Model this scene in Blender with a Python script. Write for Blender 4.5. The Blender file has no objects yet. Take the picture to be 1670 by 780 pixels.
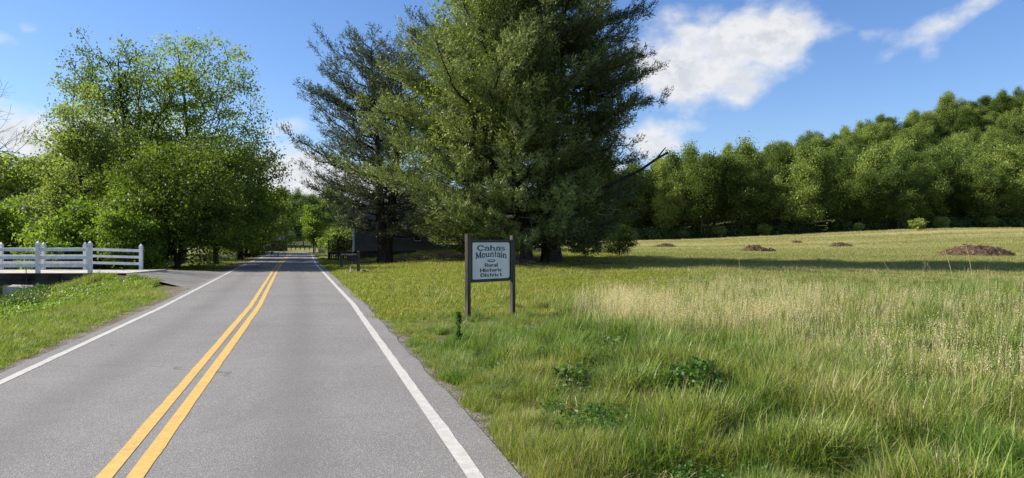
import bpy, math, random
import numpy as np
from mathutils import Vector, Matrix

# ------------------------------------------------------------------ camera, sky, sun, exposure
S = bpy.context.scene
COL = S.collection
FPX = 1200.0            # focal length in pixels of the 1670 px wide photograph
EYE = 1.8
cam_d = bpy.data.cameras.new('camera')
cam = bpy.data.objects.new('camera', cam_d)
COL.objects.link(cam)
cam_d.sensor_width = 36.0
cam_d.lens = FPX / 1670.0 * 36.0
cam_d.clip_start = 0.1
cam_d.clip_end = 9000.0
cam.location = (0, 0, EYE)
cam.rotation_euler = (math.radians(90.05), 0, 0)
S.camera = cam

TO_SUN = Vector((-1.0, 0.12, 0.0)).normalized()
SUN_EL = math.radians(33.0)
sd = Vector((TO_SUN.x * math.cos(SUN_EL), TO_SUN.y * math.cos(SUN_EL), math.sin(SUN_EL)))
sun_d = bpy.data.lights.new('sun', 'SUN')
sun_d.energy = 5.0
sun_d.angle = math.radians(0.5)
sun_d.color = (1.0, 0.93, 0.80)
sun = bpy.data.objects.new('sun', sun_d)
COL.objects.link(sun)
sun.rotation_euler = sd.to_track_quat('Z', 'Y').to_euler()

S.view_settings.view_transform = 'Standard'
S.view_settings.look = 'None'
S.view_settings.exposure = 0.95
S.view_settings.gamma = 1.0
S.cycles.max_bounces = 6
S.cycles.diffuse_bounces = 3
S.cycles.transmission_bounces = 4
S.cycles.transparent_max_bounces = 6
S.cycles.use_denoising = True
S.cycles.denoiser = 'OPENIMAGEDENOISE'
S.cycles.denoising_input_passes = 'RGB_ALBEDO_NORMAL'
S.cycles.denoising_prefilter = 'NONE'


class NT:
    """small node-tree writer"""
    def __init__(self, tree):
        self.t = tree
        tree.nodes.clear()

    def n(self, typ, **kw):
        nd = self.t.nodes.new(typ)
        for k, v in kw.items():
            setattr(nd, k, v)
        return nd

    def link(self, a, b):
        self.t.links.new(a, b)

    def put(self, sock, v):
        if isinstance(v, bpy.types.NodeSocket):
            self.t.links.new(v, sock)
        elif v is not None:
            sock.default_value = v

    def math(self, op, a, b=None, c=None, clamp=False):
        nd = self.n('ShaderNodeMath', operation=op)
        nd.use_clamp = clamp
        self.put(nd.inputs[0], a)
        self.put(nd.inputs[1], b)
        if c is not None:
            self.put(nd.inputs[2], c)
        return nd.outputs[0]

    def mix(self, f, a, b, mode='MIX'):
        nd = self.n('ShaderNodeMix', data_type='RGBA', blend_type=mode)
        self.put(nd.inputs[0], f)
        self.put(nd.inputs[6], a if isinstance(a, bpy.types.NodeSocket) else (*a, 1))
        self.put(nd.inputs[7], b if isinstance(b, bpy.types.NodeSocket) else (*b, 1))
        return nd.outputs[2]

    def ss(self, x, lo, hi, a=0.0, b=1.0):
        nd = self.n('ShaderNodeMapRange', interpolation_type='SMOOTHSTEP')
        self.put(nd.inputs[0], x)
        nd.inputs[1].default_value = lo
        nd.inputs[2].default_value = hi
        nd.inputs[3].default_value = a
        nd.inputs[4].default_value = b
        return nd.outputs[0]

    def noise(self, vec, scale, detail=4.0, rough=0.55, dist=0.0, dims='3D'):
        nd = self.n('ShaderNodeTexNoise', noise_dimensions=dims)
        if vec is not None:
            self.link(vec, nd.inputs['Vector'])
        nd.inputs['Scale'].default_value = scale
        nd.inputs['Detail'].default_value = detail
        nd.inputs['Roughness'].default_value = rough
        nd.inputs['Distortion'].default_value = dist
        return nd.outputs[0]

    def vmul(self, vec, s):
        nd = self.n('ShaderNodeVectorMath', operation='MULTIPLY')
        self.link(vec, nd.inputs[0])
        nd.inputs[1].default_value = s
        return nd.outputs[0]


def ang(px, py):
    x, z = (px - 835) / FPX, (391 - py) / FPX
    return math.degrees(math.atan2(x, 1)), math.degrees(math.atan2(z, math.sqrt(1 + x * x)))


def build_world():
    w = bpy.data.worlds.new('World')
    S.world = w
    w.use_nodes = True
    T = NT(w.node_tree)
    sky = T.n('ShaderNodeTexSky', sky_type='NISHITA')
    sky.sun_disc = False
    sky.sun_elevation = SUN_EL
    sky.sun_rotation = math.atan2(TO_SUN.x, TO_SUN.y)
    sky.altitude = 400
    sky.air_density = 1.1
    sky.dust_density = 0.35
    sky.ozone_density = 1.6
    tc = T.n('ShaderNodeTexCoord')
    sp = T.n('ShaderNodeSeparateXYZ')
    T.link(tc.outputs['Generated'], sp.inputs[0])
    X, Y, Z = sp.outputs
    az = T.math('MULTIPLY', T.math('ARCTAN2', X, Y), 57.29578)
    hyp = T.math('SQRT', T.math('ADD', T.math('MULTIPLY', X, X), T.math('MULTIPLY', Y, Y)))
    el = T.math('MULTIPLY', T.math('ARCTAN2', Z, hyp), 57.29578)
    cb = T.n('ShaderNodeCombineXYZ')
    T.link(az, cb.inputs[0])
    T.link(T.math('MULTIPLY', el, 1.35), cb.inputs[1])
    P = cb.outputs[0]
    n1 = T.noise(P, 0.27, 9.0, 0.56, 0.12)
    n2 = T.noise(P, 0.13, 3.0, 0.5)
    # cloud bodies: px, py, half-width px, half-height px, tilt deg, weight
    E = [(1105, 100, 75, 70, 25, 1.15), (1200, 92, 115, 62, 22, 1.25), (1295, 46, 66, 24, -2, 1.1),
         (1150, 38, 45, 20, 35, 0.65), (1205, 140, 60, 32, 10, 0.9), (1250, 100, 70, 35, 25, 0.85),
         (1462, 58, 38, 14, -8, 0.66), (1520, 48, 58, 19, 22, 0.72), (1580, 16, 48, 14, 30, 0.62), (1512, 75, 16, 22, 0, 0.5),
         (1060, 228, 55, 34, 0, 1.1), (1135, 207, 24, 9, 0, 0.35),
         (60, 228, 190, 40, 8, 1.1), (-120, 210, 160, 50, 0, 1.1), (300, 262, 170, 36, 0, 0.9),
         (450, 214, 42, 14, 10, 0.55), (480, 290, 150, 42, -5, 1.45), (455, 255, 45, 25, 5, 0.9), (0, 63, 20, 12, 0, 0.7), (42, 46, 12, 8, 0, 0.4),
         (660, 330, 120, 40, 0, 1.0), (950, 300, 120, 45, 0, 0.9)]
    D = None
    for (px, py, wx, wy, tilt, wt) in E:
        a0, e0 = ang(px, py)
        t = math.radians(tilt)
        dx = T.math('SUBTRACT', az, a0)
        dy = T.math('SUBTRACT', el, e0)
        u = T.math('ADD', T.math('MULTIPLY', dx, math.cos(t) * 21 / wx), T.math('MULTIPLY', dy, math.sin(t) * 21 / wx))
        v = T.math('ADD', T.math('MULTIPLY', dx, -math.sin(t) * 21 / wy), T.math('MULTIPLY', dy, math.cos(t) * 21 / wy))
        d2 = T.math('ADD', T.math('MULTIPLY', u, u), T.math('MULTIPLY', v, v))
        e = T.math('MULTIPLY', T.math('SUBTRACT', 1.0, T.math('MULTIPLY', d2, 0.62)), wt)
        D = e if D is None else T.math('MAXIMUM', D, e)
    # broken fair-weather cloud over the rest of the sky
    rest = T.math('MULTIPLY', T.math('SUBTRACT', n2, 0.50), 7.0)
    side = T.ss(T.math('ABSOLUTE', az), 42, 60)
    up = T.ss(el, 30, 45)
    rest = T.math('SUBTRACT', T.math('MULTIPLY', rest, T.math('MAXIMUM', side, up)), T.math('MULTIPLY', T.math('SUBTRACT', 1.0, T.math('MAXIMUM', side, up)), 3.0))
    D = T.math('MAXIMUM', D, rest)
    D = T.math('MAXIMUM', D, -3.0)
    m = T.math('ADD', D, T.math('MULTIPLY', T.math('SUBTRACT', n1, 0.52), 2.7))
    alpha = T.ss(m, -0.05, 1.05)
    alpha = T.math('MULTIPLY', alpha, T.ss(el, -1.0, 1.0))
    shade = T.ss(T.noise(P, 0.42, 6.0, 0.6), 0.40, 0.60)
    thick = T.ss(m, 0.3, 1.6)
    cw = T.mix(T.math('MULTIPLY', shade, thick), (7.6, 7.65, 7.8), (5.6, 5.9, 6.4))
    alpha = T.math('MULTIPLY', alpha, T.ss(thick, 0.0, 0.5, 0.72, 0.96))
    hs = T.n('ShaderNodeHueSaturation')
    hs.inputs['Saturation'].default_value = 1.12
    hs.inputs['Value'].default_value = 1.0
    T.link(sky.outputs[0], hs.inputs['Color'])
    skyc = T.mix(1.0, hs.outputs[0], (1.0, 1.12, 1.45), 'MULTIPLY')
    col = T.mix(alpha, skyc, cw)
    bg = T.n('ShaderNodeBackground')
    T.link(col, bg.inputs[0])
    bg.inputs[1].default_value = 0.06
    out = T.n('ShaderNodeOutputWorld')
    T.link(bg.outputs[0], out.inputs[0])


build_world()

# ------------------------------------------------------------------ helpers
R0 = np.random.default_rng(7)


def at(px, py=None, Y=None, z=0.0):
    """world point seen at a pixel of the photograph, at depth Y or on height z"""
    if Y is None:
        Y = FPX * (EYE - z) / (py - 391.0)
    return (px - 835.0) / FPX * Y, Y


def zat(py, Y):
    return EYE - (py - 391.0) / FPX * Y


def mesh_np(name, V, F, mat=None, attrs=None, smooth=False, k=None):
    """V (n,3) array; F (m,k) array, or a list of arrays of different k; attrs {name: per-face array}"""
    if not isinstance(F, list):
        F = [F]
    F = [np.asarray(f, dtype=np.int32) for f in F if len(f)]
    me = bpy.data.meshes.new(name)
    V = np.asarray(V, dtype=np.float32)
    me.vertices.add(len(V))
    me.vertices.foreach_set('co', V.ravel())
    tot = np.concatenate([np.full(len(f), f.shape[1], dtype=np.int32) for f in F])
    loops = np.concatenate([f.ravel() for f in F])
    start = np.concatenate([[0], np.cumsum(tot)[:-1]]).astype(np.int32)
    me.loops.add(len(loops))
    me.loops.foreach_set('vertex_index', loops)
    me.polygons.add(len(tot))
    me.polygons.foreach_set('loop_start', start)
    me.polygons.foreach_set('loop_total', tot)
    if attrs:
        for kx, a in attrs.items():
            at_ = me.attributes.new(kx, 'FLOAT', 'FACE')
            at_.data.foreach_set('value', np.asarray(a, dtype=np.float32))
    if smooth:
        me.polygons.foreach_set('use_smooth', np.ones(len(tot), dtype=bool))
    me.update(calc_edges=True)
    if mat:
        me.materials.append(mat)
    return me


def put(name, me, parent=None, loc=(0, 0, 0), rot=(0, 0, 0), label=None, cat=None, group=None, kind=None):
    o = bpy.data.objects.new(name, me)
    COL.objects.link(o)
    o.parent = parent
    o.location = loc
    o.rotation_euler = rot
    if label: o['label'] = label
    if cat: o['category'] = cat
    if group: o['group'] = group
    if kind: o['kind'] = kind
    return o


def thing(name, label, cat, loc=(0, 0, 0), rz=0.0, group=None):
    return put(name, None, None, loc, (0, 0, rz), label, cat, group)


class MB:
    """collects boxes, bars, tubes, polygons into one mesh"""
    def __init__(self):
        self.v, self.f = [], []

    def add(self, vs, fs):
        b = len(self.v)
        self.v += [tuple(map(float, v)) for v in vs]
        self.f += [tuple(b + i for i in f) for f in fs]
        return self

    def box(self, x0, x1, y0, y1, z0, z1, M=None, bev=0.0):
        if bev > 0:
            vs, b = [], bev
            for (z, i) in ((z0, b), (z0 + b, 0), (z1 - b, 0), (z1, b)):
                vs += [(x0 + i, y0 + i + 0, z), (x1 - i, y0 + i, z), (x1 - i, y1 - i, z), (x0 + i, y1 - i, z)]
            fs = [(3, 2, 1, 0), (12, 13, 14, 15)]
            for r in range(3):
                for q in range(4):
                    a, c = r * 4 + q, r * 4 + (q + 1) % 4
                    fs.append((a, c, c + 4, a + 4))
        else:
            vs = [(x0, y0, z0), (x1, y0, z0), (x1, y1, z0), (x0, y1, z0), (x0, y0, z1), (x1, y0, z1), (x1, y1, z1), (x0, y1, z1)]
            fs = [(3, 2, 1, 0), (4, 5, 6, 7), (0, 1, 5, 4), (1, 2, 6, 5), (2, 3, 7, 6), (3, 0, 4, 7)]
        if M is not None:
            vs = [M @ Vector(v) for v in vs]
        return self.add(vs, fs)

    def tube(self, pts, radii, k=8, caps=True):
        pts = [Vector(p) for p in pts]
        vs, fs = [], []
        for i, p in enumerate(pts):
            d = (pts[min(i + 1, len(pts) - 1)] - pts[max(i - 1, 0)]).normalized()
            a = d.orthogonal().normalized() if i == 0 else (a - d * a.dot(d)).normalized()
            b = d.cross(a)
            r = radii[i] if hasattr(radii, '__len__') else radii
            for j in range(k):
                t = 2 * math.pi * j / k
                vs.append(p + a * math.cos(t) * r + b * math.sin(t) * r)
        for i in range(len(pts) - 1):
            for j in range(k):
                fs.append((i * k + j, i * k + (j + 1) % k, (i + 1) * k + (j + 1) % k, (i + 1) * k + j))
        if caps:
            fs.append(tuple(range(k))[::-1])
            fs.append(tuple((len(pts) - 1) * k + j for j in range(k)))
        return self.add(vs, fs)

    def mesh(self, name, mat, smooth=False):
        me = bpy.data.meshes.new(name)
        me.from_pydata(self.v, [], self.f)
        if smooth:
            me.polygons.foreach_set('use_smooth', np.ones(len(me.polygons), dtype=bool))
        me.materials.append(mat)
        me.update()
        return me

    def build(self, name, mat, parent=None, smooth=False, **kw):
        return put(name, self.mesh(name, mat, smooth), parent, **kw)


def sstep(x, a, b):
    t = np.clip((np.asarray(x, dtype=float) - a) / (b - a), 0, 1)
    return t * t * (3 - 2 * t)


_perm = R0.random((256, 256))


def vnoise(x, y):
    x, y = np.asarray(x, float), np.asarray(y, float)
    xi, yi = np.floor(x).astype(int), np.floor(y).astype(int)
    fx, fy = x - xi, y - yi
    fx, fy = fx * fx * (3 - 2 * fx), fy * fy * (3 - 2 * fy)
    g = lambda a, b: _perm[a % 256, b % 256]
    return (g(xi, yi) * (1 - fx) + g(xi + 1, yi) * fx) * (1 - fy) + (g(xi, yi + 1) * (1 - fx) + g(xi + 1, yi + 1) * fx) * fy


def fbm(x, y, o=4):
    s, a, t = 0, 1, 0
    for i in range(o):
        s = s + a * vnoise(x * 2 ** i + 17.3 * i, y * 2 ** i + 5.1 * i)
        t += a
        a *= 0.5
    return s / t


# ------------------------------------------------------------------ road centre line and ground height
def road_x(Y):
    Y = np.asarray(Y, float)
    off = np.interp(Y, [-50, 20, 31, 43, 55, 75, 95], [0, 0, -0.22, -0.45, -0.64, -0.70, -0.72])
    return -0.27833 * Y - 1.415 + off


def centre_line():
    ys = np.concatenate([np.arange(-30, 96, 1.0)])
    P = [(float(road_x(y)), float(y)) for y in ys]
    x, y = P[-1]
    h = math.atan2(-0.27833, 1)          # heading from +Y, left negative
    step, rad = 1.0, 21.0
    for i in range(30):
        h -= step / rad
        x += math.sin(h) * step
        y += math.cos(h) * step
        P.append((x, y))
    for i in range(70):
        h += 0.003
        x += math.sin(h) * 2
        y += math.cos(h) * 2
        P.append((x, y))
    return np.array(P)


CL = centre_line()


def road_dist(x, y):
    """signed distance from the centre line, + on the right"""
    x, y = np.atleast_1d(np.asarray(x, float)), np.atleast_1d(np.asarray(y, float))
    sh = x.shape
    x, y = x.ravel(), y.ravel()
    best = np.full(x.shape, 1e9)
    sg = np.ones(x.shape)
    C = CL[::2]
    for i in range(len(C) - 1):
        ax, ay = C[i]
        bx, by = C[i + 1]
        dx, dy = bx - ax, by - ay
        L = dx * dx + dy * dy
        t = np.clip(((x - ax) * dx + (y - ay) * dy) / L, 0, 1)
        qx, qy = ax + t * dx, ay + t * dy
        d = np.hypot(x - qx, y - qy)
        cr = (x - ax) * dy - (y - ay) * dx
        m = d < best
        best[m] = d[m]
        sg[m] = np.sign(cr[m])
    return (best * sg).reshape(sh)


def creek_x(y):
    return -24.3 - 0.16 * (np.asarray(y) - 33) + 1.2 * np.sin(np.asarray(y) * 0.09)


def gz(x, y, s=None):
    x, y = np.atleast_1d(np.asarray(x, float)), np.atleast_1d(np.asarray(y, float))
    if s is None:
        s = road_dist(x, y)
    # right: gently rising field
    right = sstep(s, 4, 14)
    zr = 0.013 * np.clip(y - 34, 0, 130) * sstep(x, -30, -4) + 2.6 * sstep(x, 18, 95) * sstep(y, 55, 150)
    zr = zr + 0.62 * np.exp(-((x + 7) ** 2 / 260 + (y - 64) ** 2 / 240))
    zr = zr + 0.22 * np.exp(-((x - 13.5) ** 2 / 60 + (y - 37) ** 2 / 22))
    zr = zr + 0.20 * np.exp(-((x - 0.6) ** 2 / 6 + (y - 43.5) ** 2 / 8))
    zr = zr + 0.10 * (fbm(x * 0.35, y * 0.35) - 0.5) * sstep(s, 3.5, 8)
    hill = np.clip(9 + 0.235 * (x - 47), 3, 90) * sstep(y, 150, 305) + np.clip(y - 305, 0, 400) * 0.02
    hill = hill + 1.6 * (fbm(x * 0.05, y * 0.05) - 0.5) * sstep(y, 160, 200)
    z = zr * right
    # left: verge falling to the creek
    left = sstep(-s, 2.6, 4.2)
    bank = -0.10 * left - 0.62 * sstep(-s, 3.8, 7.6) * (1 - 0.55 * sstep(y, 24.5, 29.5)) * (1 - sstep(y, 38, 44))
    d = np.abs(x - creek_x(y))
    bank = bank - 1.6 * (1 - sstep(d, 1.2, 4.4)) * (s < 0)
    bank = bank + 0.06 * (fbm(x * 0.8, y * 0.8) - 0.5) * left
    bank = bank + 0.0 * np.exp(-((x + 15.8) ** 2 / 3.2 + (y - 29.2) ** 2 / 5.0)) * left
    bank = bank + 1.4 * sstep(-s, 10, 60) * sstep(y, 60, 130)
    # driveway rise to the bridge deck
    drv = sstep(y, 30.2, 32.6) * (1 - sstep(y, 37.8, 42)) * sstep(-s, 3.6, 6.4) * (1 - sstep(-x, 18.0, 20.0))
    bank = bank * (1 - drv) + 0.22 * drv
    z = np.where(s < 0, bank, z)
    z = z + hill * sstep(np.abs(s), 8, 40)
    # pavement bed
    bed = 1 - sstep(np.abs(s), 2.95, 3.35)
    z = z * (1 - bed) - 0.07 * bed
    z = z - 0.012 * sstep(np.abs(s), 3.0, 3.3) * (1 - sstep(np.abs(s), 3.3, 4.0))
    return z


def g1(x, y):
    return float(gz([x], [y])[0])


# ------------------------------------------------------------------ materials
MAT = {}


def material(name):
    m = bpy.data.materials.new(name)
    m.use_nodes = True
    MAT[name] = m
    return m, NT(m.node_tree)


def finish(T, shader, disp=None):
    o = T.n('ShaderNodeOutputMaterial')
    T.link(shader, o.inputs[0])


def principled(T, col, rough=0.8, bump=None, bstr=0.3, bdist=0.02, spec=0.3, metal=0.0):
    p = T.n('ShaderNodeBsdfPrincipled')
    T.put(p.inputs['Base Color'], col if isinstance(col, bpy.types.NodeSocket) else (*col, 1))
    T.put(p.inputs['Roughness'], rough)
    p.inputs['Specular IOR Level'].default_value = spec
    p.inputs['Metallic'].default_value = metal
    if bump is not None:
        b = T.n('ShaderNodeBump')
        b.inputs['Strength'].default_value = bstr
        b.inputs['Distance'].default_value = bdist
        T.link(bump, b.inputs['Height'])
        T.link(b.outputs[0], p.inputs['Normal'])
    return p.outputs[0]


def simple(name, c1, c2, scale=3.0, rough=0.8, bstr=0.3, stretch=(1, 1, 1), spec=0.3, metal=0.0, detail=5, bdist=0.01):
    m, T = material(name)
    g = T.n('ShaderNodeTexCoord')
    v = T.vmul(g.outputs['Object'], stretch)
    n = T.noise(v, scale, detail, 0.6)
    f = T.ss(n, 0.32, 0.68)
    n2 = T.noise(v, scale * 5, 4, 0.6)
    finish(T, principled(T, T.mix(f, c1, c2), rough, n2, bstr, bdist, spec, metal))
    return m


def leaf_mat(name, dark, mid, light, trans=0.38, rough=0.55, spec=0.18, patch=0.6, tcol=None):
    """foliage: colour differs from leaf to leaf and from tree to tree"""
    m, T = material(name)
    a = T.n('ShaderNodeAttribute', attribute_name='tint')
    oi = T.n('ShaderNodeObjectInfo')
    t = T.math('ADD', a.outputs['Fac'], T.math('MULTIPLY', T.math('SUBTRACT', oi.outputs['Random'], 0.5), patch))
    c = T.mix(T.ss(t, 0.0, 0.55), dark, mid)
    c = T.mix(T.ss(t, 0.5, 1.05), c, light)
    p = T.n('ShaderNodeBsdfPrincipled')
    T.link(c, p.inputs['Base Color'])
    p.inputs['Roughness'].default_value = rough
    p.inputs['Specular IOR Level'].default_value = spec
    tr = T.n('ShaderNodeBsdfTranslucent')
    T.link(T.mix(1.0, c, tcol or (1.45, 1.6, 0.6), 'MULTIPLY'), tr.inputs[0])
    mx = T.n('ShaderNodeMixShader')
    mx.inputs[0].default_value = trans
    T.link(p.outputs[0], mx.inputs[1])
    T.link(tr.outputs[0], mx.inputs[2])
    finish(T, mx.outputs[0])
    return m


leaf_mat('leaf_maple', (0.08, 0.12, 0.018), (0.175, 0.235, 0.042), (0.30, 0.355, 0.08), trans=0.42)
leaf_mat('leaf_shade', (0.06, 0.095, 0.015), (0.135, 0.18, 0.030), (0.24, 0.285, 0.06), trans=0.34)  # darker copy of the maple leaf: shade on the low crowns put into colour
leaf_mat('leaf_bright', (0.085, 0.135, 0.020), (0.155, 0.225, 0.036), (0.25, 0.31, 0.055), patch=0.35, trans=0.45)
leaf_mat('leaf_feather', (0.13, 0.17, 0.05), (0.20, 0.245, 0.08), (0.28, 0.32, 0.12), patch=0.2, trans=0.45)
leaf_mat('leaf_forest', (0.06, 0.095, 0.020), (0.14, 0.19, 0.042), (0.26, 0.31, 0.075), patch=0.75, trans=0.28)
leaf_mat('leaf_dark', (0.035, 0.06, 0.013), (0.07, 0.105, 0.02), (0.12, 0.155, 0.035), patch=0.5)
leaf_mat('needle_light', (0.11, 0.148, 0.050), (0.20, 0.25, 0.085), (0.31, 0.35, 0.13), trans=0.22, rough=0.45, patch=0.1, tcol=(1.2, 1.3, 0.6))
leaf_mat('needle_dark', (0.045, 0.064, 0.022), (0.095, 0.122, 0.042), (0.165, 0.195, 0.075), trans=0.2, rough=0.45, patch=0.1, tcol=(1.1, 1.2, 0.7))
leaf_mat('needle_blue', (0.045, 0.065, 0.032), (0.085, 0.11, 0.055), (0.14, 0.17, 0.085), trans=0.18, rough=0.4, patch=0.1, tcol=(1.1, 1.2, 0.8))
simple('bark', (0.045, 0.036, 0.028), (0.11, 0.09, 0.07), 6, 0.9, 0.6, (1, 1, 0.25), 0.1, bdist=0.03)
simple('bark_grey', (0.12, 0.105, 0.09), (0.24, 0.21, 0.18), 6, 0.9, 0.5, (1, 1, 0.3), 0.1)
simple('bark_dark', (0.02, 0.016, 0.013), (0.06, 0.048, 0.038), 6, 0.95, 0.6, (1, 1, 0.3), 0.1, bdist=0.03)
simple('white_paint', (0.62, 0.62, 0.59), (0.80, 0.80, 0.79), 3.5, 0.6, 0.35, (1, 1, 0.35), 0.3, detail=8)
simple('wood_post', (0.022, 0.019, 0.015), (0.105, 0.092, 0.074), 9, 0.85, 0.5, (1, 1, 0.12), 0.2)
simple('sign_green', (0.010, 0.024, 0.022), (0.022, 0.042, 0.038), 9, 0.5, 0.2, (1, 1, 1), 0.4)
simple('sign_white', (0.60, 0.64, 0.62), (0.70, 0.73, 0.71), 2.5, 0.6, 0.03, (1, 1, 1), 0.3)
simple('letter_teal', (0.010, 0.045, 0.075), (0.016, 0.060, 0.095), 8, 0.5, 0.0)
simple('letter_black', (0.012, 0.022, 0.028), (0.022, 0.032, 0.038), 8, 0.5, 0.0)
simple('dark_wood', (0.018, 0.015, 0.013), (0.045, 0.037, 0.03), 8, 0.9, 0.4, (1, 1, 0.2))
simple('grey_wood', (0.10, 0.085, 0.07), (0.20, 0.175, 0.15), 8, 0.9, 0.4, (0.2, 1, 1))
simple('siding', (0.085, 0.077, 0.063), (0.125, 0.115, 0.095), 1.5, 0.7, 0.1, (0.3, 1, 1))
simple('roofing', (0.05, 0.045, 0.042), (0.10, 0.09, 0.085), 4, 0.9, 0.5, (1, 1, 1))
simple('foundation', (0.035, 0.03, 0.027), (0.08, 0.07, 0.06), 3, 0.95, 0.6)
simple('brick_red', (0.13, 0.045, 0.03), (0.20, 0.075, 0.05), 6, 0.9, 0.4)
simple('bridge_deck', (0.36, 0.33, 0.29), (0.52, 0.48, 0.43), 2.2, 0.9, 0.3)
simple('bridge_side', (0.012, 0.012, 0.011), (0.05, 0.048, 0.042), 1.1, 0.95, 0.6, (1, 1, 1.4), 0.2, bdist=0.02)
simple('block_stone', (0.24, 0.22, 0.19), (0.42, 0.39, 0.34), 4, 0.95, 0.6, bdist=0.03)
simple('field_stone', (0.10, 0.08, 0.06), (0.26, 0.20, 0.14), 7, 0.95, 0.6, bdist=0.03)
simple('metal_dark', (0.02, 0.022, 0.025), (0.04, 0.043, 0.046), 6, 0.5, 0.1, metal=0.4)
simple('metal_grey', (0.32, 0.33, 0.34), (0.42, 0.43, 0.44), 6, 0.45, 0.1, metal=0.6)
simple('pole_wood', (0.10, 0.075, 0.055), (0.19, 0.15, 0.11), 6, 0.9, 0.4, (1, 1, 0.1))
simple('wire', (0.10, 0.10, 0.10), (0.16, 0.16, 0.16), 6, 0.6, 0.0)
simple('straw', (0.34, 0.28, 0.14), (0.50, 0.43, 0.25), 8, 0.8, 0.0)
simple('water', (0.015, 0.018, 0.012), (0.03, 0.03, 0.02), 2, 0.08, 0.15, (1, 1, 1), 0.5)
simple('far_hill', (0.05, 0.09, 0.06), (0.07, 0.115, 0.07), 0.03, 0.95, 0.0)


def mulch_mat():
    m, T = material('mulch')
    g = T.n('ShaderNodeTexCoord')
    a = T.n('ShaderNodeAttribute', attribute_name='tint')
    n = T.noise(g.outputs['Object'], 3.0, 6, 0.7)
    c = T.mix(T.ss(n, 0.35, 0.65), (0.040, 0.026, 0.018), (0.12, 0.078, 0.048))
    c = T.mix(T.ss(a.outputs['Fac'], 0.25, 1.0), c, (0.27, 0.20, 0.13))
    finish(T, principled(T, c, 0.95, T.noise(g.outputs['Object'], 12, 5, 0.7), 0.8, 0.05, 0.1))


def glass_mat():
    m, T = material('window_glass')
    finish(T, principled(T, (0.02, 0.026, 0.03), 0.06, None, spec=0.5))


mulch_mat()
glass_mat()


def grass_mat(name, g_dark, g_mid, g_light, straw, dryamt=1.0, trans=0.4, patch_scale=0.35, pamp=0.5):
    m, T = material(name)
    a = T.n('ShaderNodeAttribute', attribute_name='tint')
    d = T.n('ShaderNodeAttribute', attribute_name='dry')
    geo = T.n('ShaderNodeNewGeometry')
    p1 = T.noise(geo.outputs['Position'], patch_scale, 3, 0.6) if not isinstance(patch_scale, tuple) else T.noise(T.vmul(geo.outputs['Position'], patch_scale), 1.0, 3, 0.6)
    p2 = T.noise(geo.outputs['Position'], 1.7, 2, 0.5)
    t = T.math('ADD', T.math('MULTIPLY', a.outputs['Fac'], 0.6), T.math('MULTIPLY', p2, 0.45))
    c = T.mix(T.ss(t, 0.15, 0.5), g_dark, g_mid)
    c = T.mix(T.ss(t, 0.5, 0.9), c, g_light)
    yl = T.ss(p1, 0.42, 0.68)
    c = T.mix(T.math('MULTIPLY', yl, 0.5), c, tuple(0.5 * g + 0.5 * s for g, s in zip(g_light, straw)))
    dd = T.math('ADD', T.math('MULTIPLY', d.outputs['Fac'], dryamt), T.math('MULTIPLY', T.math('SUBTRACT', p1, 0.5), pamp))
    if isinstance(patch_scale, tuple):
        sp = T.n('ShaderNodeSeparateXYZ')
        T.link(geo.outputs['Position'], sp.inputs[0])
        dd = T.math('ADD', dd, T.math('MULTIPLY', T.ss(sp.outputs[1], 80, 108), 0.42))
    c = T.mix(T.ss(dd, 0.35, 0.85), c, straw)
    p = T.n('ShaderNodeBsdfPrincipled')
    T.link(c, p.inputs['Base Color'])
    p.inputs['Roughness'].default_value = 0.5
    p.inputs['Specular IOR Level'].default_value = 0.3
    tr = T.n('ShaderNodeBsdfTranslucent')
    T.link(T.mix(1.0, c, (1.35, 1.4, 0.7), 'MULTIPLY'), tr.inputs[0])
    mx = T.n('ShaderNodeMixShader')
    mx.inputs[0].default_value = trans
    T.link(p.outputs[0], mx.inputs[1])
    T.link(tr.outputs[0], mx.inputs[2])
    finish(T, mx.outputs[0])


STRAW = (0.40, 0.33, 0.19)
grass_mat('grass_tall', (0.08, 0.12, 0.016), (0.185, 0.245, 0.036), (0.31, 0.355, 0.07), STRAW)
grass_mat('grass_fresh', (0.055, 0.115, 0.018), (0.135, 0.225, 0.038), (0.235, 0.33, 0.07), STRAW, 0.6)
grass_mat('grass_verge', (0.09, 0.14, 0.015), (0.17, 0.24, 0.024), (0.25, 0.315, 0.04), STRAW, 0.8)
grass_mat('grass_lawn', (0.125, 0.165, 0.018), (0.215, 0.26, 0.030), (0.30, 0.33, 0.05), (0.34, 0.26, 0.13), 0.9, pamp=1.5, patch_scale=0.55)
grass_mat('grass_seed', (0.10, 0.125, 0.03), (0.17, 0.20, 0.05), (0.26, 0.27, 0.09), (0.60, 0.51, 0.33))
grass_mat('grass_far', (0.12, 0.15, 0.03), (0.19, 0.215, 0.05), (0.27, 0.285, 0.08), (0.46, 0.40, 0.23), patch_scale=(0.012, 0.09, 0.0), pamp=2.6)
grass_mat('weed_leaf', (0.03, 0.08, 0.014), (0.06, 0.135, 0.022), (0.10, 0.19, 0.035), (0.2, 0.2, 0.08), 0.5, 0.3)
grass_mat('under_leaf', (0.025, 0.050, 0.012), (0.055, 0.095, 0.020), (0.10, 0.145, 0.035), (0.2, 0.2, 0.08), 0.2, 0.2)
grass_mat('cover_leaf', (0.085, 0.15, 0.018), (0.15, 0.235, 0.028), (0.23, 0.31, 0.05), (0.3, 0.3, 0.1), 0.3, 0.4)


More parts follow.
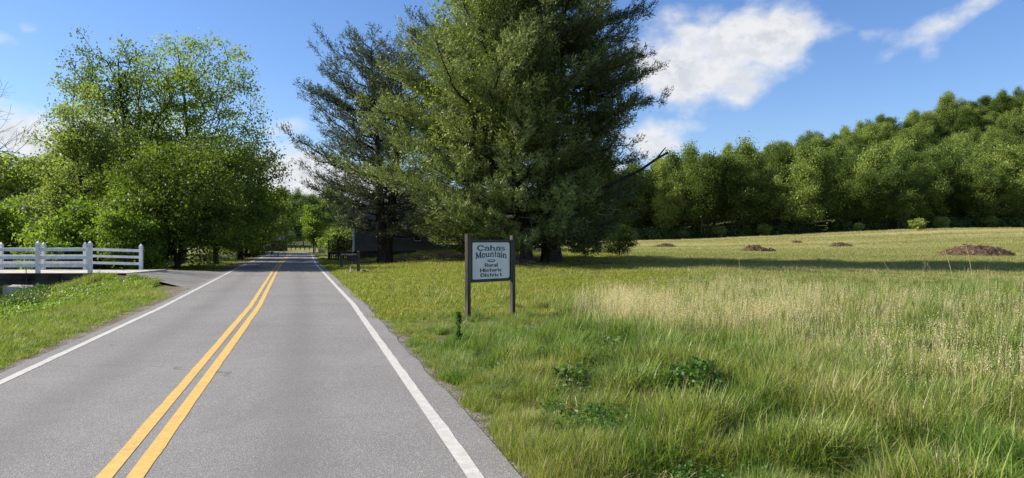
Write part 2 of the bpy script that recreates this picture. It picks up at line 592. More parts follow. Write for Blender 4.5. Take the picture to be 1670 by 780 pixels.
def ground_mat():
    m, T = material('ground_soil')
    geo = T.n('ShaderNodeNewGeometry')
    P = geo.outputs['Position']
    sp = T.n('ShaderNodeSeparateXYZ')
    T.link(P, sp.inputs[0])
    n1 = T.noise(P, 0.10, 4, 0.6)
    n2 = T.noise(P, 1.2, 5, 0.65)
    n3 = T.noise(P, 14.0, 5, 0.7)
    strat = T.noise(T.vmul(P, (0.012, 0.07, 0.0)), 1.0, 4, 0.6)
    green = T.mix(T.ss(n3, 0.3, 0.7), (0.055, 0.085, 0.020), (0.125, 0.155, 0.040))
    thatch = T.mix(T.ss(n3, 0.3, 0.7), (0.07, 0.055, 0.032), (0.20, 0.155, 0.09))
    near = T.mix(T.ss(n2, 0.40, 0.62), green, thatch)
    fgreen = T.mix(T.ss(n2, 0.35, 0.65), (0.115, 0.150, 0.045), (0.17, 0.19, 0.07))
    fstraw = T.mix(T.ss(n2, 0.35, 0.65), (0.27, 0.24, 0.12), (0.35, 0.31, 0.18))
    far = T.mix(T.ss(T.math('ADD', strat, T.math('MULTIPLY', T.ss(sp.outputs[1], 80, 108), 0.12)), 0.46, 0.60), fgreen, fstraw)
    c = T.mix(T.ss(sp.outputs[1], 34, 60), near, far)
    la = T.n('ShaderNodeAttribute', attribute_name='litter')
    c = T.mix(T.math('MULTIPLY', la.outputs['Fac'], T.ss(n2, 0.25, 0.6, 0.5, 1.0)), c, T.mix(T.ss(n3, 0.35, 0.65), (0.055, 0.030, 0.017), (0.17, 0.095, 0.05)))
    # leaf litter under the wood on the hillside
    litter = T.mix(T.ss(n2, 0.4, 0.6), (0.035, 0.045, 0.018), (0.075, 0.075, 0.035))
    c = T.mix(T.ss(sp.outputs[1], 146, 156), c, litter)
    finish(T, principled(T, c, 0.95, n3, 0.7, 0.04, 0.1))


def asphalt_mat():
    m, T = material('asphalt')
    geo = T.n('ShaderNodeNewGeometry')
    P = geo.outputs['Position']
    a = T.n('ShaderNodeAttribute', attribute_name='across')
    big = T.noise(P, 0.35, 4, 0.6)
    mid = T.noise(P, 3.0, 4, 0.6)
    agg = T.n('ShaderNodeTexVoronoi')
    T.link(P, agg.inputs['Vector'])
    agg.inputs['Scale'].default_value = 105.0
    spk = T.n('ShaderNodeSeparateColor')
    T.link(agg.outputs['Color'], spk.inputs[0])
    fine = T.noise(P, 60.0, 3, 0.7)
    c = T.mix(T.ss(big, 0.3, 0.7), (0.172, 0.166, 0.160), (0.212, 0.205, 0.198))
    c = T.mix(T.math('MULTIPLY', T.ss(mid, 0.35, 0.7), 0.35), c, (0.165, 0.159, 0.154))
    # bright and dark stones in the surface
    c = T.mix(T.math('MULTIPLY', T.ss(spk.outputs[0], 0.72, 0.96), 0.5), c, (0.42, 0.40, 0.38))
    c = T.mix(T.math('MULTIPLY', T.ss(spk.outputs[1], 0.60, 0.95), 0.5), c, (0.085, 0.082, 0.08))
    # polished wheel tracks and the darker oil line between them
    ab = a.outputs['Fac']
    tr = T.math('ABSOLUTE', T.math('SUBTRACT', T.math('ABSOLUTE', ab), 1.25))
    oil = T.math('MULTIPLY', T.ss(tr, 0.55, 0.0), 0.42)
    c = T.mix(oil, c, (0.125, 0.121, 0.118))
    st = T.noise(T.vmul(P, (1.0, 0.28, 1.0)), 0.8, 5, 0.65)
    c = T.mix(T.math('MULTIPLY', T.ss(st, 0.56, 0.74), 0.40), c, (0.115, 0.111, 0.108))
    c = T.mix(T.math('MULTIPLY', T.ss(st, 0.42, 0.28), 0.30), c, (0.25, 0.242, 0.232))
    # hairline cracks running across the lane
    cv = T.n('ShaderNodeTexVoronoi', feature='DISTANCE_TO_EDGE')
    wv = T.n('ShaderNodeVectorMath', operation='ADD')
    T.link(T.vmul(P, (0.16, 0.42, 1)), wv.inputs[0])
    nc = T.n('ShaderNodeTexNoise')
    T.link(P, nc.inputs['Vector'])
    nc.inputs['Scale'].default_value = 1.4
    nc.inputs['Detail'].default_value = 5
    T.link(T.vmul(nc.outputs['Color'], (0.35, 0.35, 0)), wv.inputs[1])
    T.link(wv.outputs[0], cv.inputs['Vector'])
    cv.inputs['Scale'].default_value = 1.0
    crack = T.math('MULTIPLY', T.ss(cv.outputs['Distance'], 0.006, 0.001), T.ss(T.noise(P, 0.25, 2), 0.56, 0.66))
    c = T.mix(T.math('MULTIPLY', crack, 0.6), c, (0.05, 0.048, 0.046))
    h = T.math('ADD', fine, T.math('MULTIPLY', agg.outputs['Distance'], -0.8))
    finish(T, principled(T, c, 0.85, h, 0.55, 0.006, 0.25))


def paint_mat(name, c1, c2, wear):
    m, T = material(name)
    geo = T.n('ShaderNodeNewGeometry')
    P = geo.outputs['Position']
    n = T.noise(P, 38, 4, 0.7)
    b = T.noise(P, 1.3, 3, 0.6)
    e = T.n('ShaderNodeAttribute', attribute_name='edge')
    w = T.math('ADD', n, T.math('MULTIPLY', T.math('SUBTRACT', b, 0.5), 0.5))
    w = T.ss(w, wear, wear + 0.10)
    c = T.mix(T.ss(T.noise(P, 9, 4), 0.3, 0.7), c1, c2)
    c = T.mix(T.math('MULTIPLY', w, 0.75), c, (0.15, 0.145, 0.14))
    finish(T, principled(T, c, 0.7, T.noise(P, 60, 3), 0.5, 0.004, 0.3))


def gravel_mat():
    m, T = material('gravel')
    geo = T.n('ShaderNodeNewGeometry')
    P = geo.outputs['Position']
    v = T.n('ShaderNodeTexVoronoi')
    T.link(P, v.inputs['Vector'])
    v.inputs['Scale'].default_value = 32
    sc = T.n('ShaderNodeSeparateColor')
    T.link(v.outputs['Color'], sc.inputs[0])
    n = T.noise(P, 2.0, 5, 0.6)
    c = T.mix(sc.outputs[0], (0.085, 0.075, 0.065), (0.28, 0.25, 0.22))
    c = T.mix(T.math('MULTIPLY', T.ss(n, 0.42, 0.6), 0.7), c, (0.10, 0.075, 0.048))
    finish(T, principled(T, c, 0.95, v.outputs['Distance'], 0.8, 0.02, 0.1))
    m, T = material('driveway')
    geo = T.n('ShaderNodeNewGeometry')
    P = geo.outputs['Position']
    v = T.n('ShaderNodeTexVoronoi')
    T.link(P, v.inputs['Vector'])
    v.inputs['Scale'].default_value = 40
    sc = T.n('ShaderNodeSeparateColor')
    T.link(v.outputs['Color'], sc.inputs[0])
    n = T.noise(T.vmul(P, (0.4, 1.6, 1)), 1.2, 5, 0.6)
    c = T.mix(sc.outputs[0], (0.12, 0.115, 0.11), (0.23, 0.22, 0.21))
    c = T.mix(T.math('MULTIPLY', T.ss(n, 0.45, 0.62), 0.6), c, (0.09, 0.085, 0.08))
    finish(T, principled(T, c, 0.9, v.outputs['Distance'], 0.6, 0.01, 0.2))


ground_mat()
asphalt_mat()
gravel_mat()
paint_mat('paint_yellow', (0.50, 0.32, 0.085), (0.57, 0.38, 0.115), 0.63)
paint_mat('paint_white', (0.41, 0.40, 0.37), (0.50, 0.485, 0.45), 0.60)


# ------------------------------------------------------------------ ground sheet
def graded(a, b, fine_a, fine_b, step, grow):
    mid = list(np.arange(fine_a, fine_b + 1e-6, step))
    lo, s, v = [], step, fine_a
    while v > a:
        s *= grow
        v -= s
        lo.append(v)
    hi, s, v = [], step, fine_b
    while v < b:
        s *= grow
        v += s
        hi.append(v)
    return np.array(lo[::-1] + mid + hi)


PINE_FEET = [(2.5, 47.5, 7.5), (1.0, 45.5, 5.0), (-9.2, 53.5, 7.0), (-3.5, 55.0, 6.5)]


def litter(x, y):
    """fallen needles lying under the pines"""
    m = np.zeros(np.shape(x))
    for (a, b, r_) in PINE_FEET:
        d = np.hypot(x - a, (y - b)) + 2.2 * (vnoise(x * 0.7, y * 0.7) - 0.5)
        m = np.maximum(m, 1 - sstep(d, r_ * 0.45, r_))
    return m


def build_ground():
    xs = graded(-1800, 1800, -26, 26, 0.36, 1.07)
    ys = graded(-300, 3200, 3, 48, 0.36, 1.05)
    X, Y = np.meshgrid(xs, ys)
    Z = gz(X, Y)
    V = np.stack([X.ravel(), Y.ravel(), Z.ravel()], 1)
    nx, ny = len(xs), len(ys)
    i = np.arange(ny - 1)[:, None] * nx + np.arange(nx - 1)[None, :]
    i = i.ravel()
    F = np.stack([i, i + 1, i + 1 + nx, i + nx], 1)
    me = mesh_np('ground', V, F, MAT['ground_soil'], smooth=True)
    la = me.attributes.new('litter', 'FLOAT', 'POINT')
    la.data.foreach_set('value', litter(X.ravel(), Y.ravel()).astype(np.float32))
    put('ground', me, kind='structure')


def ribbon(name, a, b, z, mat, y0=None, y1=None, jitter=0.0, nacross=1, sub=1, zb=None, seed=1, kind='structure', parent=None):
    """strip following the road between signed offsets a and b"""
    P = CL
    if sub > 1:
        t = np.linspace(0, len(P) - 1, (len(P) - 1) * sub + 1)
        P = np.stack([np.interp(t, np.arange(len(CL)), CL[:, 0]), np.interp(t, np.arange(len(CL)), CL[:, 1])], 1)
    d = np.gradient(P, axis=0)
    d /= np.linalg.norm(d, axis=1)[:, None]
    N = np.stack([d[:, 1], -d[:, 0]], 1)
    keep = np.ones(len(P), bool)
    if y0 is not None: keep &= P[:, 1] >= y0
    if y1 is not None: keep &= P[:, 1] <= y1
    P, N = P[keep], N[keep]
    rng = np.random.default_rng(seed)
    n = len(P)
    ja = (vnoise(np.arange(n) * 0.45 + seed * 9, np.zeros(n)) - 0.5) * jitter * 2
    jb = (vnoise(np.arange(n) * 0.45 + seed * 31, np.zeros(n) + 7) - 0.5) * jitter * 2
    rows = []
    for k in range(nacross + 1):
        f = k / nacross
        off = (a + ja * (1 if abs(a) > abs(b) else 0)) * (1 - f) + (b + jb * (1 if abs(b) > abs(a) else 0)) * f
        zz = z * (1 - f) + (z if zb is None else zb) * f
        rows.append(np.stack([P[:, 0] + N[:, 0] * off, P[:, 1] + N[:, 1] * off, np.full(n, zz)], 1))
    V = np.stack(rows, 1).reshape(-1, 3)
    m = nacross + 1
    i = (np.arange(n - 1)[:, None] * m + np.arange(nacross)[None, :]).ravel()
    F = np.stack([i, i + 1, i + 1 + m, i + m], 1)
    me = mesh_np(name, V, F, mat)
    ac = me.attributes.new('across', 'FLOAT', 'POINT')
    off = np.tile(np.linspace(a, b, m), n)
    ac.data.foreach_set('value', off.astype(np.float32))
    return put(name, me, parent, kind=None if parent else kind)


def build_road():
    road = ribbon('road', -2.62, 2.94, 0.0, MAT['asphalt'], jitter=0.03, nacross=10, sub=3, seed=3)
    ribbon('gravel_shoulder', 2.80, 3.55, -0.003, MAT['gravel'], jitter=0.10, zb=-0.035, sub=2, seed=5)
    ribbon('gravel_shoulder', -3.35, -2.48, -0.045, MAT['gravel'], jitter=0.10, zb=-0.003, sub=2, seed=8)
    ribbon('yellow_line', -0.175, -0.055, 0.004, MAT['paint_yellow'], sub=6, jitter=0.006, seed=11, parent=road)
    ribbon('yellow_line', 0.045, 0.175, 0.004, MAT['paint_yellow'], sub=6, jitter=0.006, seed=12, parent=road)
    ribbon('white_line', 2.53, 2.66, 0.004, MAT['paint_white'], sub=6, jitter=0.008, seed=13, parent=road)
    ribbon('white_line', -2.42, -2.30, 0.004, MAT['paint_white'], sub=6, jitter=0.008, seed=14, parent=road)
    # driveway apron between the road and the bridge
    near = [(-8.6, 22.4), (-11.2, 26.0), (-12.9, 28.6), (-15.0, 30.9), (-17.5, 32.9)]
    far = [(-15.2, 45.2), (-16.2, 43.6), (-17.4, 41.6), (-18.2, 39.6), (-18.7, 37.9)]
    V, F, nn = [], [], 12
    def lerp(P, t):
        q = t * (len(P) - 1)
        i = min(int(q), len(P) - 2)
        f = q - i
        return (P[i][0] * (1 - f) + P[i + 1][0] * f, P[i][1] * (1 - f) + P[i + 1][1] * f)
    M_, K_ = 16, 12
    for i in range(M_ + 1):
        A, B = lerp(near, i / M_), lerp(far, i / M_)
        for k in range(K_ + 1):
            x, y = A[0] + (B[0] - A[0]) * k / K_, A[1] + (B[1] - A[1]) * k / K_
            # keep off the carriageway
            e = float(road_x(y)) - 2.35 / 0.963
            x = min(x, e)
            rise = 0.25 * float(sstep(e - x, 0.2, 4.4))
            V.append((x, y, -0.008 + 0.026 * float(sstep(e - x, 0.25, 1.2)) + rise - (0.05 if k in (0, K_) and x < e - 0.5 else 0)))
    for i in range(M_):
        for k in range(K_):
            a = i * (K_ + 1) + k
            F.append((a, a + 1, a + K_ + 2, a + K_ + 1))
    put('driveway', mesh_np('driveway', np.array(V), np.array(F), MAT['driveway'], smooth=True), kind='structure')


build_ground()
build_road()


# ------------------------------------------------------------------ trees
def tubes_np(A, B, ra, rb, k=5):
    """frusta between point arrays"""
    D = B - A
    L = np.linalg.norm(D, axis=1, keepdims=True) + 1e-9
    D = D / L
    ref = np.where(np.abs(D[:, 2:3]) < 0.9, np.array([[0, 0, 1.0]]), np.array([[1.0, 0, 0]]))
    U = np.cross(D, ref)
    U /= np.linalg.norm(U, axis=1, keepdims=True)
    W = np.cross(D, U)
    t = np.arange(k) / k * 2 * np.pi
    ring = U[:, None, :] * np.cos(t)[None, :, None] + W[:, None, :] * np.sin(t)[None, :, None]
    VA = A[:, None, :] + ring * ra[:, None, None]
    VB = B[:, None, :] + ring * rb[:, None, None]
    n = len(A)
    V = np.concatenate([VA, VB], 1).reshape(-1, 3)
    base = np.arange(n)[:, None] * 2 * k
    j = np.arange(k)[None, :]
    F = np.stack([base + j, base + (j + 1) % k, base + k + (j + 1) % k, base + k + j], -1).reshape(-1, 4)
    return V, F


def leaf_quads(C, size, rng, up=0.6, outv=None, aspect=0.55, fold=True):
    """rhombic leaves at centres C"""
    n = len(C)
    N = rng.normal(size=(n, 3))
    N /= np.linalg.norm(N, axis=1, keepdims=True)
    N[:, 2] += up
    if outv is not None:
        N += outv
    N /= np.linalg.norm(N, axis=1, keepdims=True)
    A = np.cross(N, rng.normal(size=(n, 3)))
    A /= np.linalg.norm(A, axis=1, keepdims=True)
    B = np.cross(N, A)
    s = (size * (0.6 + 0.8 * rng.random(n)))[:, None]
    V = np.stack([C - A * s * 0.5, C + B * s * aspect * 0.5 - A * s * 0.05 + N * s * 0.08,
                  C + A * s * 0.5, C - B * s * aspect * 0.5 - A * s * 0.05 + N * s * 0.08], 1).reshape(-1, 3)
    F = np.arange(n * 4).reshape(-1, 4)
    return V, F


def broadleaf(seed, H, lobes, n_att, leaves_per, leaf, trunk_r, base_frac=0.25, cluster=0.55, lean=(0, 0), stems=1, up=0.5, fill=0.45, droop=0.0, vert=0.55):
    """returns (trunk mesh arrays, crown mesh arrays); base at origin"""
    rng = np.random.default_rng(seed)
    nodes, par = [], []
    top = H * 0.86
    for st in range(stems):
        a0 = rng.random() * 6.28
        sp = (0.0 if stems == 1 else 0.16 * H)
        prev = -1
        nst = 12
        wob = rng.normal(size=(2,)) * 0.25
        for i in range(nst + 1):
            t = i / nst
            hh = top * (1.0 if st == 0 else 0.8 + 0.15 * rng.random() * 0) * t
            x = lean[0] * t + math.cos(a0) * sp * t ** 1.2 + math.sin(t * 4 + seed) * 0.03 * H * t + wob[0] * t
            y = lean[1] * t + math.sin(a0) * sp * t ** 1.2 + math.cos(t * 3 + seed) * 0.02 * H * t + wob[1] * t
            nodes.append((x, y, hh - (0.3 if i == 0 else 0)))
            par.append(prev)
            prev = len(nodes) - 1
    ntr = len(nodes)
    W = np.array([l[6] for l in lobes], float)
    W /= W.sum()
    L = np.array([l[:6] for l in lobes], float)
    idx = rng.choice(len(lobes), n_att, p=W)
    d = rng.normal(size=(n_att, 3))
    d /= np.linalg.norm(d, axis=1, keepdims=True)
    r = rng.random(n_att) ** fill
    A = L[idx, :3] + d * r[:, None] * L[idx, 3:6]
    A = A[A[:, 2] > 0.25]
    axd = np.hypot(A[:, 0] - lean[0] * 0.5, A[:, 1] - lean[1] * 0.5) + 0.3 * np.abs(A[:, 2] - H * 0.5)
    A = A[np.argsort(axd)]
    N = np.zeros((ntr + len(A) * 14, 3))
    N[:ntr] = nodes
    cnt = ntr
    tips = []
    minh = H * base_frac
    for a in A:
        M = N[:cnt]
        dv = M - a
        dist = np.sqrt((dv ** 2).sum(1))
        hor = np.hypot(dv[:, 0], dv[:, 1])
        pen = np.maximum(0, dv[:, 2] + 0.35 * hor) * 1.6 + np.where(M[:, 2] < min(minh, a[2]) * 0.9, 3.0, 0)
        j = int(np.argmin(dist + pen))
        n = max(1, min(12, int(dist[j] / 0.9)))
        p0 = N[j].copy()
        cur = j
        for s in range(1, n + 1):
            t = s / n
            q = p0 + (a - p0) * t
            q[2] += 0.10 * dist[j] * math.sin(t * math.pi) * (1 if droop == 0 else -1)
            if s < n:
                q += rng.normal(size=3) * 0.05 * min(dist[j], 2)
            N[cnt] = q
            par.append(cur)
            cur = cnt
            cnt += 1
        tips.append(cur)
    N = N[:cnt]
    par = np.array(par)
    c = np.zeros(cnt)
    c[tips] = 1
    for i in range(cnt - 1, 0, -1):
        if par[i] >= 0:
            c[par[i]] += max(c[i], 0.2)
    rad = 0.008 + trunk_r * (c / c.max()) ** 0.60
    for i in range(ntr):     # trunk taper
        t = N[i, 2] / top
        rad[i] = max(rad[i] * 0.5, trunk_r * (1 - 0.85 * max(t, 0)) * (1.35 if t <= 0.01 else 1) * (1.0 if stems == 1 else 0.75))
    ch = np.where(par >= 0)[0]
    Aa, Bb = N[par[ch]], N[ch]
    ra = np.minimum(rad[par[ch]], np.where(ch < ntr, 9, rad[ch] * 1.35 + 0.004))
    rb = rad[ch]
    big = rb > 0.035
    V1, F1 = tubes_np(Aa[big], Bb[big], ra[big], rb[big], 7)
    V2, F2 = tubes_np(Aa[~big], Bb[~big], ra[~big], rb[~big], 3)
    TV = np.concatenate([V1, V2])
    TF = np.concatenate([F1, F2 + len(V1)])
    # leaves round every tip and some along the last branches
    Tp = N[tips]
    extra = N[par[tips]]
    Cc = np.concatenate([Tp, Tp, 0.5 * (Tp + extra)])
    ctint = np.tile(rng.random(len(Tp)), 3)
    m = max(1, int(leaves_per / 3))
    k = rng.poisson(m, len(Cc)).clip(1)
    k = (k * (0.4 + 1.2 * rng.random(len(Cc)))).astype(int).clip(1)
    P = np.repeat(Cc, k, axis=0)
    ct = np.repeat(ctint, k)
    off = rng.normal(size=P.shape) * np.array([cluster, cluster, cluster * vert])
    off[:, 2] -= droop * np.abs(off[:, 0])
    P = P + off
    ok = P[:, 2] > 0.12
    P, ct, off = P[ok], ct[ok], off[ok]
    LV, LF = leaf_quads(P, leaf, rng, up)
    # upper, outer leaves of a cluster are this year's growth
    tint = 0.55 * ct + 0.45 * rng.random(len(P))
    return (TV, TF), (LV, LF, tint)


def make_broadleaf(name, seed, H, lobes, n_att, leaves_per, leaf, trunk_r, leafmat, barkmat='bark', **kw):
    (TV, TF), (LV, LF, tint) = broadleaf(seed, H, lobes, n_att, leaves_per, leaf, trunk_r, **kw)
    tm = mesh_np(name + '_trunk', TV, TF, MAT[barkmat], smooth=True)
    cm = mesh_np(name + '_crown', LV, LF, MAT[leafmat], {'tint': tint})
    return tm, cm


def plant_tree(name, meshes, label, cat, x, y, rz=0.0, sc=1.0, group=None, sz=None, z=None, sink=0.0):
    t = thing(name, label, cat, (x, y, (g1(x, y) if z is None else z) - sink), rz, group)
    t.scale = (sc, sc, sz if sz else sc)
    put('trunk', meshes[0], t)
    put('crown', meshes[1], t)
    return t


def pine(seed, H, prof, whorl=0.6, per=5, z0=1.0, trunk_r=0.35, rise=0.25, tuft=0.2, spacing=0.17, blet=0.42, needles=6, gap=0.0, lean=(0, 0), side=None, dens=1.0, nwid=0.16, tops=None):
    """white-pine habit: whorls of long limbs with plumes of needles. prof(z, azimuth) -> limb length"""
    rng = np.random.default_rng(seed)
    SA, SB, Ra, Rb = [], [], [], []
    TP, TD, TT = [], [], []
    tops = tops or [(0, 0, H)]
    for (tx, ty, th) in tops:
        n = 16
        P = np.array([[lean[0] * (i / n) + tx * (i / n) ** 0.8 + math.sin(i * 0.7 + seed) * 0.06, lean[1] * (i / n) + ty * (i / n) ** 0.8, th * i / n - (0.3 if i == 0 else 0)] for i in range(n + 1)])
        r = trunk_r * (1 - np.linspace(0, 1, n + 1) ** 0.9 * 0.93)
        r[0] *= 1.5
        r[1] *= 1.0
        SA.append(P[:-1]); SB.append(P[1:]); Ra.append(r[:-1]); Rb.append(r[1:])
        z = z0
        a_off = rng.random() * 6.28
        while z < th - 0.2:
            a_off += 1.1
            for q in range(per):
                if rng.random() < gap:
                    continue
                az = a_off + q * 2 * math.pi / per + rng.normal() * 0.25
                zz = z + rng.normal() * 0.15
                L = prof(zz, az) * (0.72 + 0.45 * rng.random())
                if L < 0.3:
                    continue
                f = zz / th
                p0 = np.array([np.interp(zz, P[:, 2], P[:, 0]), np.interp(zz, P[:, 2], P[:, 1]), zz])
                rr = rise(f) if callable(rise) else rise
                rr += rng.normal() * 0.08
                nn = max(4, int(L / 0.55))
                t = np.linspace(0, 1, nn + 1)
                azc = az + (rng.normal() * 0.38) * t
                rad = L * t
                B = np.stack([p0[0] + np.cos(azc) * rad, p0[1] + np.sin(azc) * rad, p0[2] + L * (rr * t + 0.16 * t ** 2.2 - 0.10 * t * (1 - t) * (1 - f))], 1)
                B[1:-1] += rng.normal(size=(nn - 1, 3)) * 0.10
                br = np.maximum(0.010, (0.020 + 0.011 * L) * (1 - t * 0.9))
                SA.append(B[:-1]); SB.append(B[1:]); Ra.append(br[:-1]); Rb.append(br[1:])
                ctint = rng.random()
                s = max(0.25 * L, 0.3)
                sd = 1
                while s < L:
                    fr = s / L
                    bp = np.array([np.interp(fr, t, B[:, i]) for i in range(3)])
                    bi = min(nn - 1, int(fr * nn))
                    bd = B[bi + 1] - B[bi]
                    bd /= np.linalg.norm(bd)
                    sidev = np.cross(bd, [0, 0, 1.0]) * sd
                    ll = (0.25 + 0.26 * L * (1 - fr) ** 0.7 + 0.15) * (0.7 + 0.6 * rng.random()) * 1.0
                    dirv = bd * (0.55 + 0.3 * rng.random()) + sidev * (0.8) + np.array([0, 0, rng.normal() * 0.25 + 0.10])
                    dirv /= np.linalg.norm(dirv)
                    m = max(2, int(ll / spacing))
                    tt = (np.arange(m) + rng.random()) / m
                    keep = tt > 0.15
                    tt = tt[keep]
                    pts = bp + dirv * ll * tt[:, None] + np.array([0, 0, 0.18 * ll]) * (tt ** 2)[:, None]
                    end = bp + dirv * ll + np.array([0, 0, 0.18 * ll])
                    SA.append(bp[None]); SB.append(end[None]); Ra.append(np.array([0.012])); Rb.append(np.array([0.005]))
                    if rng.random() < dens:
                        TP.append(pts)
                        TD.append(np.repeat((dirv + np.array([0, 0, 0.25]))[None], len(pts), 0))
                        TT.append(np.full(len(pts), ctint * 0.5) + 0.2 * rng.random())
                    s += blet * (0.4 + 0.35 * rng.random())
                    sd = -sd
            z += whorl * (0.7 + 0.6 * rng.random())
    SA, SB, Ra, Rb = np.concatenate(SA), np.concatenate(SB), np.concatenate(Ra), np.concatenate(Rb)
    big = Rb > 0.03
    V1, F1 = tubes_np(SA[big], SB[big], Ra[big], Rb[big], 7)
    V2, F2 = tubes_np(SA[~big], SB[~big], Ra[~big], Rb[~big], 3)
    P, D, tt = np.concatenate(TP), np.concatenate(TD), np.concatenate(TT)
    P = np.repeat(P, needles, 0)
    D = np.repeat(D, needles, 0)
    tt = np.repeat(tt, needles)
    n = len(P)
    D = D / np.linalg.norm(D, axis=1, keepdims=True) + rng.normal(size=(n, 3)) * 0.62
    D /= np.linalg.norm(D, axis=1, keepdims=True)
    Wd = np.cross(D, rng.normal(size=(n, 3)))
    Wd /= np.linalg.norm(Wd, axis=1, keepdims=True)
    ln = (tuft * (0.7 + 0.6 * rng.random(n)))[:, None]
    P = P + rng.normal(size=(n, 3)) * np.array([0.09, 0.09, 0.13])
    V = np.stack([P - Wd * ln * nwid, P + Wd * ln * nwid, P + D * ln], 1).reshape(-1, 3)
    F = np.arange(n * 3).reshape(-1, 3)
    tint = tt + 0.35 * rng.random(n)
    return (np.concatenate([V1, V2]), np.concatenate([F1, F2 + len(V1)])), (V, F, tint)


def make_pine(name, nmat, bmat, **kw):
    (TV, TF), (LV, LF, tint) = pine(**kw)
    return mesh_np(name + '_trunk', TV, TF, MAT[bmat], smooth=True), mesh_np(name + '_needles', LV, LF, MAT[nmat], {'tint': tint})


def plant_pine(meshes, label, x, y, rz=0.0, group=None, loc_z=None):
    t = thing('pine_tree', label, 'pine tree', (x, y, g1(x, y) if loc_z is None else loc_z), rz, group)
    put('trunk', meshes[0], t)
    put('needles', meshes[1], t)
    return t


def leaf_clumps(name, centres, radii, n, leaf, mat, parent, seed=5, up=0.3, tintmul=1.0):
    rng = np.random.default_rng(seed)
    C = np.asarray(centres, float)
    k = rng.integers(0, len(C), n)
    P = C[k] + rng.normal(size=(n, 3)) * np.asarray(radii)[k % len(radii)][:, None] * 0.5
    V, F = leaf_quads(P, leaf, rng, up, aspect=0.8)
    return put(name, mesh_np(name, V, F, mat, {'tint': rng.random(n) * tintmul}), parent)


